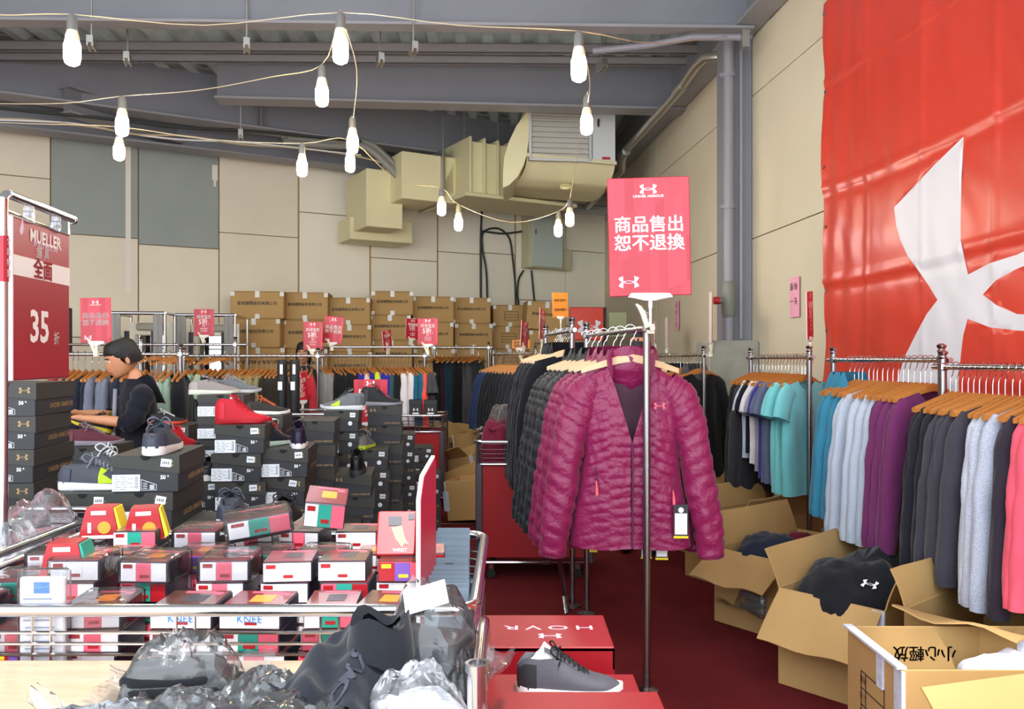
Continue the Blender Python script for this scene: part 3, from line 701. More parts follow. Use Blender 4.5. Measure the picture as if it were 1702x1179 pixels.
def gmesh(kind, v, L):
    k = (kind, v, L)
    if k not in GM:
        if kind == 'pants':
            b = MB(); rings = []
            for r in range(25):
                q = r / 24; ring = []
                for i in range(28):
                    a = 2 * pi * i / 28; x = (.115 - .03 * q) * cos(a); y = (.012 + .03 * min(1, q * 4)) * sin(a)
                    y += min(1, 3 * q) * (.02 * noise.noise((x * 9 + v * 4, q * 3, sin(a) > 0)) + .012 * sin(x * 50 + v))
                    ring.append((x, y, -.16 - q * L))
                rings.append(ring)
            b.loft(rings, True, True); GM[k] = (b.mesh('trousers', M_BLANK, 60), None, None)
        else:
            seed = v * 5.3 + 1
            b = garment_body(kind, seed, L); body = b.mesh('shirt', M_BLANK, 80)
            GM[k] = (body, sleeve_geo(-1, seed, kind, L).mesh('sleeve', M_BLANK, 80), sleeve_geo(1, seed + 4, kind, L).mesh('sleeve', M_BLANK, 80))
    return GM[k]
def hood_geo():
    b = MB(); rings = []
    for i in range(9):
        q = i / 8; w_ = .105 + .02 * sin(q * pi); ring = []
        for k in range(14):
            a = 2 * pi * k / 14
            ring.append((w_ * cos(a) * (1 - .5 * q ** 3), .03 + .05 * q + (.045 + .02 * sin(q * pi)) * sin(a) + .008 * noise.noise((cos(a) * 2, q * 4, 2)), -.105 - .17 * q + .035 * (1 - q) * (1 if sin(a) > 0 else -1.2)))
        rings.append(ring)
    b.loft(rings, True, False); b.f.append(tuple(range(8 * 14, 9 * 14))); b.m.append(0)
    return b.mesh('hood', M_BLANK, 80)
me_hood = hood_geo()
NAMES = {'long': 'long_sleeved_shirt', 'short': 'short_sleeved_shirt', 'hood': 'hooded_sweatshirt', 'pants': 'trousers'}
DESC = {'long': 'long-sleeved shirt', 'short': 'short-sleeved shirt', 'hood': 'hooded sweatshirt', 'pants': 'pair of trousers'}
M_TAGW = mat('paper_tag', '#e9eaec', .6); M_TAGK = mat('dark_tag', '#25272b', .5)
def hang_tag(o, x, y, z, wd=.05, hg=.11, k=1):
    b = MB(); b.box((0, 0, 0), (wd, .002, hg)); t1 = b.build('hang_tag', M_TAGK, o, loc=(x, y, z))
    b = MB(); b.box((0, -.0018, -.01), (wd * .84, .001, hg * .62)); b.build('tag_label', M_TAGW, t1)
    b = MB(); b.lathe([(0, 0), (.012, 0), (.012, .001), (0, .001)], 12, M=Matrix.Translation((0, -.002, hg * .34)) @ Matrix.Rotation(pi / 2, 4, 'X')); b.build('tag_print', M_TAGW, t1)
    b = MB(); b.box((0, -.0018, -hg * .46), (wd, .001, hg * .07)); b.build('tag_stripe', INK_Y if k else INK_CORAL, t1)
    b = MB(); b.tube([(0, 0, hg * .5), (.006, .0, hg * .5 + .03), (0, .008, hg * .5 + .05)], .0012, 4); b.build('tag_string', M_TAGK, t1)
def hang(rk, items, phrase, start, step, facing, end='pole', jitter=.12, wood=None, over=None):
    """hang garments along a rack; items = (count, kind, colour, heather, colour words, length, extra)"""
    t, p0, p1, z, rz = rk; d = (p1 - p0).normalized(); s = start; rnd = random.Random(hash(phrase) % 1000 if False else len(phrase) * 7 + len(items)); cnt = {}; out = []
    tot = {}
    for n, kind, c, h, cw, L, *ex in items: tot[(kind, cw)] = tot.get((kind, cw), 0) + n
    for n, kind, c, h, cw, L, *ex in items:
        for i in range(n):
            pos = p0 + d * s; s += step * rnd.uniform(.8, 1.2) + (ex[1] if len(ex) > 1 and i == n - 1 else 0)
            f = facing + rnd.uniform(-jitter, jitter)
            key = (kind, cw); cnt[key] = cnt.get(key, 0) + 1
            od = (ORD[cnt[key] - 1] + ' ') if tot[key] > 1 else 'only '
            frm = ' counting from ' + end if tot[key] > 1 else ''
            lab = f'{od}{cw} {DESC[kind]}{frm}, {phrase}'
            v = rnd.randrange(4)
            gk = 'long' if kind == 'hood' else kind
            body, sl, sr = gmesh(gk, v, L)
            loc = Vector((pos.x, pos.y, z + .004)); r = (0, 0, f)
            o = tag(link(NAMES[kind], body, None, loc, r), lab, 'trousers' if kind == 'pants' else 'shirt' if kind != 'hood' else 'sweatshirt', f'clothes {phrase}')
            m = fabric(c, h); setmat(o, m)
            for me in (sl, sr):
                if me: setmat(link('sleeve', me, o), m)
            if kind == 'hood': setmat(link('hood', me_hood, o), fabric(ex[0]) if ex and ex[0] else m)
            hanger(loc, f, f'hanger of the {od}{cw} {DESC[kind]}, {phrase}', f'hangers {phrase}', wood)
            out.append(o)
    return out

# racks along the side wall, near poles first in each call
def side(Ya, Yb, z, label, o_=.45):
    return rack(label, (rx(Ya) - o_, Ya), (rx(Yb) - o_, Yb), z, .07, .5)
FZ = math.radians(4.7)
r3 = side(2.45, 3.68, 1.385, 'chrome rack nearest along the banner wall with charcoal tops', .50)
r2 = side(3.74, 4.78, 1.415, 'chrome rack before the banner holding teal and purple tops', .47)
r1 = side(5.14, 6.12, 1.43, 'chrome rack of pastel tees beside the banner edge')
r0 = rack('chrome rack of dark jackets before the concrete block', (1.52, 6.55), (1.36, 8.0), 1.45, .07, .5)
g3 = hang(r3, [(2, 'long', '#e0566a', 0, 'coral pink', .80), (2, 'long', '#2f2833', 0, 'dark plum', .86), (1, 'long', '#aeb2c2', .25, 'light heather', .86), (1, 'long', '#8d93a3', .25, 'grey heather', .86), (2, 'long', '#b8bccb', .25, 'pale heather', .86),
               (5, 'long', '#3c3a43', .25, 'charcoal', .82), (3, 'long', '#23222b', 0, 'black', .80), (1, 'long', '#1f1f27', 0, 'grey-shouldered black', .80)], 'nearest banner-wall rack', .53, .0435, math.radians(26), 'its near pole')
g2 = hang(r2, [(6, 'long', '#6a2b5a', .0, 'purple', .84), (7, 'long', '#b3bccb', .12, 'pale blue-grey', .86, None, .02), (4, 'hood', '#36809f', .12, 'teal', .80)], 'rack before the banner', .08, .046, math.radians(28), 'its near pole')
g1 = hang(r1, [(4, 'short', '#78c8cc', .06, 'aqua', .86), (3, 'short', '#5d6580', 0, 'slate blue', .82), (1, 'short', '#3f3a86', 0, 'violet', .8), (1, 'short', '#8e8c98', 0, 'grey', .76), (2, 'short', '#d9d6e0', 0, 'white', .72), (2, 'short', '#1b1a1e', 0, 'black', .66), (1, 'short', '#c9d3e6', 0, 'pale blue', .7),
               (2, 'long', '#37363b', .2, 'charcoal', .95), (2, 'long', '#1a1a1d', 0, 'black', .95)], 'rack beside the banner edge', .06, .054, math.radians(34), 'its near pole')
g0 = hang(r0, [(2, 'hood', '#18181b', 0, 'black', .98, '#4b4a50'), (4, 'long', '#1b1b1f', 0, 'black', .95), (2, 'hood', '#232329', 0, 'near-black', .95), (8, 'long', '#2b2b30', 0, 'dark', .9)], 'rack before the concrete block', .08, .08, math.radians(28), 'its near pole')
hang_tag(g2[0], -.09, -.066, -.29)
for g in (g2[1], g2[2], g2[8]):
    b = MB(); b.box((-.245, -.055, -.40), (.055, .004, .012)); b.build('sleeve_stripe', INK_K, g)
b = MB(); b.grid(lambda u, v: (-.10 - .12 * u, -.058 + .012 * u, -.165 - .07 * u * 0 - .15 * v - .035 * u), 6, 6); b.build('shoulder_panel', fabric('#8b8890'), g3[-1], True, loc=(0, -.006, 0))

# racks in the middle and at the back
rc = rack('chrome rack holding the magenta quilted jackets', (.575, 3.53), (.415, 4.6), 1.55, .08, 0, lower=0)
rd = rack('chrome rack holding the black coats behind the magenta jackets', (.345, 4.74), (.235, 5.75), 1.585, .08, 0, lower=0)
g = hang(rd, [(5, 'hood', '#191a20', 0, 'black', .92), (3, 'long', '#20222c', 0, 'blue-black', .9)], 'rack behind the magenta jackets', .06, .09, .1, 'its near pole', wood=M_WOODL)
def xr(label, pxa, pxb, Y, py, slope=0., **k):
    a = P(pxa, py, Y); c = P(pxb, py, Y + slope)
    return rack(label, (a.x, a.y), (c.x, c.y), a.z, **k)
ra = xr('chrome rack behind the boy in front of the back racks', 92, 300, 5.9, 589)
rb = xr('chrome rack of mint and olive clothes behind the shoebox towers', 305, 528, 7.2, 592, .1)
re_ = xr('chrome double rack of bright shirts in the middle of the back row', 536, 706, 8.4, 592, .0, double=True)
rf = xr('chrome rack of dark trousers before the carton wall', 722, 812, 10.4, 578)
rg = rack('chrome rack of navy shirts at the far aisle end', (.22, 7.6), (-.2, 8.9), 1.47)
rh = xr('chrome rack with empty wooden hangers before the fitting booths', 100, 400, 7.9, 573, poles=(0, .45, .97))
SIDE = pi / 2
hang(ra, [(1, 'long', '#a3222c', 0, 'red', .7), (5, 'long', '#1f2433', 0, 'navy', .8), (3, 'long', '#6f7485', 0, 'grey trimmed', .75), (5, 'long', '#232a3c', 0, 'dark blue', .8), (2, 'long', '#d6d0cf', 0, 'cream', .8), (2, 'long', '#8aa394', 0, 'sage', .75), (2, 'long', '#1b1c22', 0, 'black', .8)], 'rack behind the boy', .04, .044, SIDE + .28, 'its sign end', .14)
hang(rb, [(4, 'short', '#9ab8a2', 0, 'mint', .66), (4, 'long', '#262b33', 0, 'dark navy', .7), (3, 'long', '#9da0a3', .2, 'light grey', .7), (4, 'long', '#85805c', 0, 'olive', .75), (9, 'long', '#2d2924', 0, 'dark brown', .75), (1, 'long', '#a92730', 0, 'red', .75)], 'rack behind the shoebox towers', .04, .043, SIDE + .14, 'its mint end', .14)
hang(re_, [(4, 'long', '#8b8c8e', .2, 'grey', .66), (7, 'long', '#1d1d1f', 0, 'black', .66), (2, 'long', '#2b2f9a', 0, 'royal blue', .66), (1, 'long', '#e0c9bf', 0, 'peach', .6), (1, 'long', '#272c93', 0, 'royal blue', .66), (1, 'short', '#cfe03a', 0, 'lime', .66), (1, 'long', '#1c2238', 0, 'navy', .66), (3, 'long', '#2a2e9c', 0, 'royal blue', .66),
           (1, 'long', '#35505a', 0, 'dark teal', .66), (2, 'long', '#1e1f22', 0, 'black', .66), (4, 'long', '#d8d3d6', 0, 'white', .66), (2, 'long', '#1f5f78', 0, 'teal', .66), (1, 'long', '#6b6a72', 0, 'slate', .66), (1, 'long', '#f0574f', 0, 'coral', .68), (2, 'short', '#47474b', 0, 'dark grey', .66)], 'middle back rack', .0, .033, -SIDE + .32, 'its grey end', .1)
hang(rf, [(2, 'pants', '#1c1d21', 0, 'black', .85), (1, 'pants', '#3a1f2c', 0, 'maroon', .85), (2, 'pants', '#1f3a46', 0, 'dark teal', .85), (3, 'pants', '#1b1b1e', 0, 'jet black', .85), (3, 'pants', '#4c4c50', 0, 'grey', .85), (3, 'pants', '#333337', 0, 'charcoal', .85)], 'rack before the cartons', .03, .048, SIDE - .2, 'its sign end', .2)
hang(rg, [(3, 'long', '#26282f', 0, 'charcoal', .75), (6, 'long', '#1d1e22', 0, 'black', .75), (3, 'long', '#24355a', 0, 'navy', .75)], 'rack at the far aisle end', .05, .1, .25, 'its near pole', .1)
for i in range(9):
    p = rh[1].lerp(rh[2], .47 + i * .055)
    hanger((p.x, p.y, rh[3]), SIDE + random.Random(i).uniform(-1.1, 1.1), f'{ORD[i]} empty wooden hanger along the bar before the fitting booths', 'empty hangers before the booths')

# ---------------------------------------------------------------- quilted jackets
def jacket_meshes(seed, opened):
    """body, two sleeves, collar, hood, lining: x across, -y towards the viewer, z up from the rack bar"""
    def quilt(x, z, s=.043):
        k = (z + .34 * max(0, abs(x) - .12) + .02 * (int(abs(x) > .10)) + .022 * noise.noise((x * 5 + seed, z * 4, 1))) / s
        w_ = abs(sin(pi * k)) ** .38
        return .0065 * w_ + (.005 * noise.noise((x * 30 + seed, z * 22, 4)) + .004 * noise.noise((x * 60 + seed, z * 30, 2)) + .008 * noise.noise((x * 11, z * 9, seed))) * w_
    def zsh(x): return -.155 - .52 * max(0, abs(x) - .07)
    Lh = -.955
    def hw(q): return .235 - .03 * sin(pi * min(1, q * 1.25)) + .03 * q * q
    out = {}
    b = MB()
    for s in (-1, 1):
        def fp(u, v, s=s):
            q = v; xo = hw(q)
            xi = .003
            if opened: xi = .004 + .098 * max(0, 1 - q / .41) ** 1.0
            else: xi = .003 + .055 * max(0, 1 - q / .16)
            x = xi + (xo - xi) * u
            z0 = zsh(x); z = z0 + (Lh - z0) * q + (.02 * noise.noise((x * 4 + seed, 3, 3)) if q > .9 else 0)
            th = (.012 + .062 * min(1, q * 3.2) ** .8) * (max(0, 1 - u ** 4)) ** .5
            y = -th - quilt(x, z) * min(1, (1 - u) * 6) - (.02 * (1 - u) * max(0, 1 - q / .42) if opened else 0) - .012 * noise.noise((x * 6 * s + seed, z * 3, 8))
            return (x * s, y, z)
        b.grid(fp, 26, 130)
    out['front'] = b
    b = MB(); b.grid(lambda u, v: ((2 * u - 1) * hw(v), (.012 + .05 * min(1, v * 3)) * (max(0, 1 - abs(2 * u - 1) ** 4)) ** .5 + quilt((2 * u - 1) * hw(v), Lh * v) * .8, zsh((2 * u - 1) * hw(v)) + (Lh - .025 - zsh((2 * u - 1) * hw(v))) * v), 30, 80); out['back'] = b
    b = MB(); b.grid(lambda u, v: ((2 * u - 1) * hw(v) * .93, .035 * min(1, v * 3 + .2) * (max(0, 1 - abs(2 * u - 1) ** 4)) ** .5 + .006 * noise.noise((u * 6 + seed, v * 3, 1)), zsh((2 * u - 1) * hw(v) * .93) - .01 + (Lh + .03 - zsh((2 * u - 1) * hw(v))) * v), 20, 40); out['lining'] = b
    for s, nm in ((-1, 'sl'), (1, 'sr')):
        b = MB(); rings = []
        path = [(.15, 0, -.25), (.212, -.006, -.305), (.255, -.02, -.42), (.288, -.03, -.60), (.318, -.036, -.80), (.345, -.036, -.985), (.346, -.036, -1.0)]
        rad = [(.072, .045), (.074, .052), (.068, .052), (.064, .05), (.058, .046), (.052, .042), (.046, .036)]
        R = 120
        for r in range(R + 1):
            t = r / R * (len(path) - 1); i = min(int(t), len(path) - 2); q = t - i
            c = Vector(path[i]).lerp(Vector(path[i + 1]), q); a_, b_ = (rad[i][j] * (1 - q) + rad[i + 1][j] * q for j in (0, 1))
            d = (Vector(path[i + 1]) - Vector(path[i])).normalized(); sd = Vector((-d.z, 0, d.x)); ring = []
            for k in range(22):
                a = 2 * pi * k / 22; ph = r / R * .80 / .043 + .5 * cos(a) + .35 * noise.noise((cos(a) * 1.5, seed, r * .09)) * (1 if s > 0 else 1)
                qu = (abs(sin(pi * ph)) ** .4) * .010 + .007 * noise.noise((cos(a) * 2.5 + seed, sin(a) * 2.5 + s, c.z * 22)) + .010 * noise.noise((cos(a) * 1.3, sin(a) * 1.3 + seed, c.z * 5))
                p = c + sd * cos(a) * (a_ + qu) + Vector((0, sin(a) * (b_ + qu), 0)); ring.append((p.x * s, p.y, p.z))
            rings.append(ring)
        b.loft(rings, True, False); out[nm] = b
    # stand collar
    b = MB(); rings = []
    for i in range(29):
        a = (-1 + 2 * i / 28) * pi * (.64 if opened else .93); rx_, ry = .085, .06
        ring = []
        for (k, zz) in ((0, -.19), (.008, -.15), (.012, -.105), (.006, -.085), (-.004, -.088), (-.006, -.15), (-.01, -.19)):
            op = .02 if opened else 0
            f_ = abs(a) / pi
            ring.append(((rx_ + k + op * f_) * sin(a), (ry + k) * cos(a) - .01 - .05 * f_ * f_, zz - .055 * f_ ** 2 + .006 * sin(i * 1.9 + seed)))
        rings.append(ring)
    b.loft(rings, True, True); out['collar'] = b
    b = MB(); rings = []
    for i in range(13):
        q = i / 12; ring = []
        for k in range(20):
            a = 2 * pi * k / 20
            w_ = .118 + .035 * sin(q * pi * .9); n_ = .012 * noise.noise((cos(a) * 2.2 + seed, sin(a) * 2.2, q * 5))
            ring.append(((w_ + n_) * cos(a) * (1 - .55 * q ** 4), .055 + .03 * q + (.062 + .02 * sin(q * pi) + n_) * sin(a), -.075 - .20 * q - .05 * (1 - q) * cos(a) ** 2 * (sin(a) < .3)))
        rings.append(ring)
    b.loft(rings, True, False); b.f.append(tuple(range(12 * 20, 13 * 20))); b.m.append(0); out['hood'] = b
    return out
def jmat(key, col, rough, spec):
    return mat(key, col, rough, bump=.55, bscale=46, spec=spec, sheen=.1)
M_MAG = jmat('magenta_nylon', '#84134a', .42, .45); M_LIN = mat('plum_lining', '#4b2238', .6, bump=.1, bscale=12); M_BNY = jmat('black_nylon', '#1b1d24', .45, .4); M_BLIN = mat('black_lining', '#121216', .7)
JM = {}
def jset(v, opened, mm, lm):
    k = (v, opened, mm.name)
    if k not in JM:
        g_ = jacket_meshes(v * 3.7, opened)
        JM[k] = {n: g_[n].mesh(n, lm if n == 'lining' else mm, 80) for n in g_}
    return JM[k]
def jacket(pos, f, v, opened, mm, lm, label, group, detail=False):
    t = thing('quilted_jacket', label, 'jacket', pos, f, group); J = jset(v, opened, mm, lm)
    for n, nm in (('front', 'front_panels'), ('back', 'back_panel'), ('lining', 'lining'), ('sl', 'sleeve'), ('sr', 'sleeve'), ('collar', 'collar'), ('hood', 'hood')): link(nm, J[n], t)
    return t
d = (rc[2] - rc[1]).normalized(); JG = 'magenta quilted jackets'
for i, (s, f, v, mm) in enumerate(((.12, -.04, 0, M_MAG), (.30, -.12, 1, M_MAG), (.42, -.16, 2, M_MAG), (.60, -.08, 1, M_BNY), (.72, -.1, 2, M_BNY), (.84, -.12, 1, M_BNY), (.96, -.1, 2, M_BNY))):
    p = rc[1] + d * s; pos = Vector((p.x - .035, p.y, rc[3] + .004)) if i == 0 else Vector((p.x - .03, p.y, rc[3] + .004))
    mg = mm is M_MAG
    t = jacket(pos, f, v, i == 0, mm, M_LIN if mg else M_BLIN, ['magenta quilted jacket unzipped and facing out at the rack end', 'magenta quilted jacket directly behind the unzipped front one', 'magenta quilted jacket touching the first black quilted one'][i] if mg else
               f'{ORD[i - 3]} black quilted jacket counting from the magenta ones', JG if mg else 'black quilted jackets')
    hanger(pos, f, ('pale wooden hanger carrying the ' + ('unzipped magenta jacket', 'second magenta jacket', 'third magenta jacket')[i]) if mg else f'wooden hanger carrying the {ORD[i - 3]} black quilted jacket', 'jacket hangers', M_WOODL)
    if i == 0:
        emblem(t, .05, (.115, -.098, -.335), INK_CORAL)
        b = MB(); b.box((0, 0, 0), (.075, .003, .022)); nl = b.build('neck_label', INK_K, t, loc=(.0, .012, -.205)); emblem(nl, .014, (-.02, -.003, 0), INK_W)
        for x_, z_ in ((-.155, -.66), (.175, -.70)):
            b = MB(); b.tube([(x_, -.083, z_), (x_ + .002, -.09, z_ - .03)], [.002, .005], 6); b.tube([(x_ + .002, -.09, z_ - .03), (x_ + .003, -.092, z_ - .062)], [.006, .007], 6); b.build('zip_pull', INK_CORAL, t, True)
            b = MB(); b.tube([(x_ - .004, -.078, z_ + .06), (x_, -.083, z_)], .0022, 5); b.build('pocket_zip', M_LIN, t, True)
        b = MB(); b.tube([(0, -.088, -.49), (0.001, -.095, -.7), (0, -.08, -.95)], .004, 6); b.build('zip', M_LIN, t, True)
        hang_tag(t, .205, -.102, -.83, .062, .145); hang_tag(t, .135, -.02, -.95, .055, .13); hang_tag(t, .075, .04, -.98, .05, .09)
        b = MB(); b.box((-.16, .05, -.99), (.035, .002, .02)); b.build('yellow_tag', INK_Y, t)
# bar clamps on the jacket rack
b = MB(); b.tube([P(930, 925, 4.62), P(938, 990, 4.72), P(942, 1022, 4.6)], .014, 8); tag(b.build('rack_brace', STEEL, None, True), 'slanted steel brace leaning at the foot of the jacket rack', 'rack brace')
# ---------------------------------------------------------------- shoeboxes
M_SB = mat('shoebox_card', '#2c2d31', .55, bump=.03, bscale=90, var=.06, vscale=6); M_SBL = mat('shoebox_lid', '#34332f', .55, bump=.03, bscale=90, var=.06, vscale=6); M_SBI = mat('shoebox_tan', '#b79a72', .8)
M_LBL = mat('box_label', '#e9edf2', .5); M_HANDW = mat('hand_ink', '#39405a', .6)
SW, SLN, SH = .215, .345, .125
def sbox_parts():
    g = {}
    b = MB(); b.bbox((0, 0, SH * .48), (SW - .008, SLN - .008, SH * .96), .002); g['body'] = b.mesh('body', M_SB)
    b = MB(); b.prism([(-SW / 2, SH), (-SW / 2, SH * .70), (SW / 2, SH * .50), (SW / 2, SH)], -SLN / 2, SLN / 2); g['lid'] = b.mesh('lid', M_SBL)
    b = MB(); b.prism([(.017 * cos(a), -.0165 * sin(a)) for a in [pi * i / 10 for i in range(11)]], -.0004, .0004); g['notch'] = b.mesh('thumb_notch', mat('notch_black', '#0a0a0b', .8))
    b = MB(); b.box((0, 0, 0), (.088, .0006, .056), 0)
    for r_ in range(7):
        for c_ in range(3 if r_ % 2 else 2): b.box((-.033 + .022 * c_ + .004 * (r_ % 3), -.0006, .02 - .0068 * r_), (.013 + .005 * ((r_ + c_) % 2), .0004, .0017), 1)
    for k in range(9): b.box((.033, -.0006, .021 - .0048 * k), (.011, .0004, .0018 + .0012 * (k % 2)), 1)
    g['label'] = b.mesh('size_label', [M_LBL, mat('label_print', '#6d7480', .6)])
    b = MB()
    for p, q in (((0, 0), (0, .036)), ((0, .036), (.048, .018)), ((.048, .018), (.048, 0)), ((.048, 0), (0, 0))):
        b.tube([(p[0], 0, p[1]), (q[0], 0, q[1])], .0009, 4)
    for k in range(4): b.box((.012, 0, .006 + k * .006), (.014, .0005, .0016)); b.box((.034, 0, .004 + k * .004), (.015, .0005, .0022))
    g['chart'] = b.mesh('size_chart', M_LBL)
    b = MB(); b.prism([(-.017, -.013), (.016, -.014), (.018, .012), (-.015, .014)], -.0006, .0006); 
    for k in range(4): b.box((-.009 + .006 * k, -.001, 0), (.003, .0003, .008 + .002 * (k % 2)), 1)
    g['price'] = b.mesh('price_sticker', [M_LBL, M_HANDW])
    b = MB(); b.lathe([(0, 0), (.013, 0), (.013, .0008), (0, .0008)], 16, M=Matrix.Rotation(pi / 2, 4, 'X')); g['round'] = b.mesh('round_sticker', M_LBL)
    return g
SBP = sbox_parts()
SIDER = Matrix.Rotation(pi / 2, 4, 'Z') @ FRONT
RNDB = random.Random(5)
def shoebox(loc, rz, hz, label, group, style='a', price=False, bare=False, wscale=1.):
    t = thing('shoebox', label, 'shoebox', loc, rz, group); t.scale = (wscale, 1, hz / SH)
    link('body', SBP['body'], t); l = link('lid', SBP['lid'], t)
    y = -SLN / 2 - .0008
    link('thumb_notch', SBP['notch'], l, (0, y, SH))
    if bare: return t
    if style == 'a':
        link('size_label', SBP['label'], t, (-.062, y + .0032, .033)); link('size_chart', SBP['chart'], t, (-.014, y + .0032, .008))
        txt(t, '50', .019, (.055, y + .003, .05), INK_W, .03, sx=.9); txt(t, '%', .009, (.071, y + .003, .054), INK_W, .02)
        emblem(l, .04, (.068, y, SH * .78), INK_G)
        if price: link('price_sticker', SBP['price'], l, (.062 + RNDB.uniform(-.008, .01), y - .001, SH * .8), (0, RNDB.uniform(-.15, .15), 0))
        txt(t, 'UNDER ARMOUR', .026, (SW / 2 - .0025, .055, .033), INK_G, .018, SIDER, sx=1.05)
    elif style == 'b':           # long side with the lettering towards the aisle
        emblem(l, .034, (-.072, y, SH * .82), INK_G); txt(t, 'UNDER ARMOUR', .013, (.045, y + .003, .018), INK_G, .012)
    else:
        link('size_label', SBP['label'], t, (-.06, y + .0032, .028)); link('round_sticker', SBP['round'], t, (.055, y + .003, .05)); emblem(l, .034, (.068, y, SH * .85), INK_G)
        if price: link('price_sticker', SBP['price'], l, (.07, y - .001, SH * .8))
    return t
STK = {}
def stack(key, pc, py, Y, phrase, style='a', yaw=.12, width=SW, price=True, seed=0, show=6):
    """pc, py: picture point of the front right top corner of the top box"""
    c = P(pc, py, Y); R = Matrix.Rotation(yaw, 2); n = max(1, round(c.z / .122)); hz = c.z / n; rnd = random.Random(int(pc * 3 + py))
    ws = width / SW; ctr = Vector((c.x, c.y)) - R @ Vector((width / 2, -SLN / 2))
    for i in range(n):
        k = n - 1 - i
        j = Vector((rnd.uniform(-.010, .010), rnd.uniform(-.012, .012))) if i else Vector((0, 0))
        shoebox((ctr.x + j.x, ctr.y + j.y, hz * k), yaw + (rnd.uniform(-.05, .05) if i else 0), hz, f'{"top" if i == 0 else ORD[i]} dark shoebox{"" if i == 0 else " down"} in the {phrase}', f'shoeboxes of the {phrase}', style, price and (i < 2 or rnd.random() < .4), i >= show, ws)
    STK[key] = (ctr, c.z, yaw)
stack('A', 60, 637, 3.0, 'tower under the hanging price sign', price=False, show=7)
stack('B', 298, 757, 2.75, 'stack under the white-soled charcoal shoe')
stack('C', 190, 820, 2.74, 'stack under the lime-banded shoe', width=.2)
stack('D', 404, 880, 2.75, 'low stack under the laced charcoal heel', price=False)
stack('E', 512, 886, 2.76, 'low stack under the black white-soled heel', price=False)
stack('F', 440, 707, 3.65, 'stack under the red boot')
stack('F2', 366, 800, 3.75, 'stack under the dark white-heeled shoe', show=4, width=.2)
stack('G', 512, 747, 3.7, 'stack under the purple-heeled shoe')
stack('H', 556, 700, 4.25, 'stack with the pale lid', 'b', width=.2)
stack('F3', 470, 692, 4.35, 'stack under the orange-netted dark shoe', width=.2)
stack('I', 405, 657, 4.6, 'stack under the beige running shoes', width=.25)
stack('J', 596, 683, 4.85, 'stack under the lime-strapped shoe', 'c', width=.2)
stack('K', 668, 676, 5.3, 'stack under the black ankle shoe', 'b', width=.22)
stack('L', 618, 790, 4.3, 'stack under the black trainer', 'b', width=.2)
stack('L2', 596, 880, 3.95, 'low stack under the glossy black shoe', 'b', width=.2)
stack('M', 645, 748, 4.9, 'stack under the lime-soled runner', 'c')
stack('N', 690, 722, 6.1, 'slim stack before the far red cart', 'c')
stack('O', 668, 760, 5.7, 'stack hidden beside the aisle', 'c')
stack('T', 733, 787, 6.7, 'low stack at the aisle corner', 'c')
stack('Q', 313, 708, 5.0, 'stack beneath the orange-soled black shoe', 'c')
stack('R', 180, 745, 3.75, 'stack in front of the boy', 'b', width=.22, price=False)
stack('V', 720, 745, 6.9, 'stack against the far red cart', 'c')

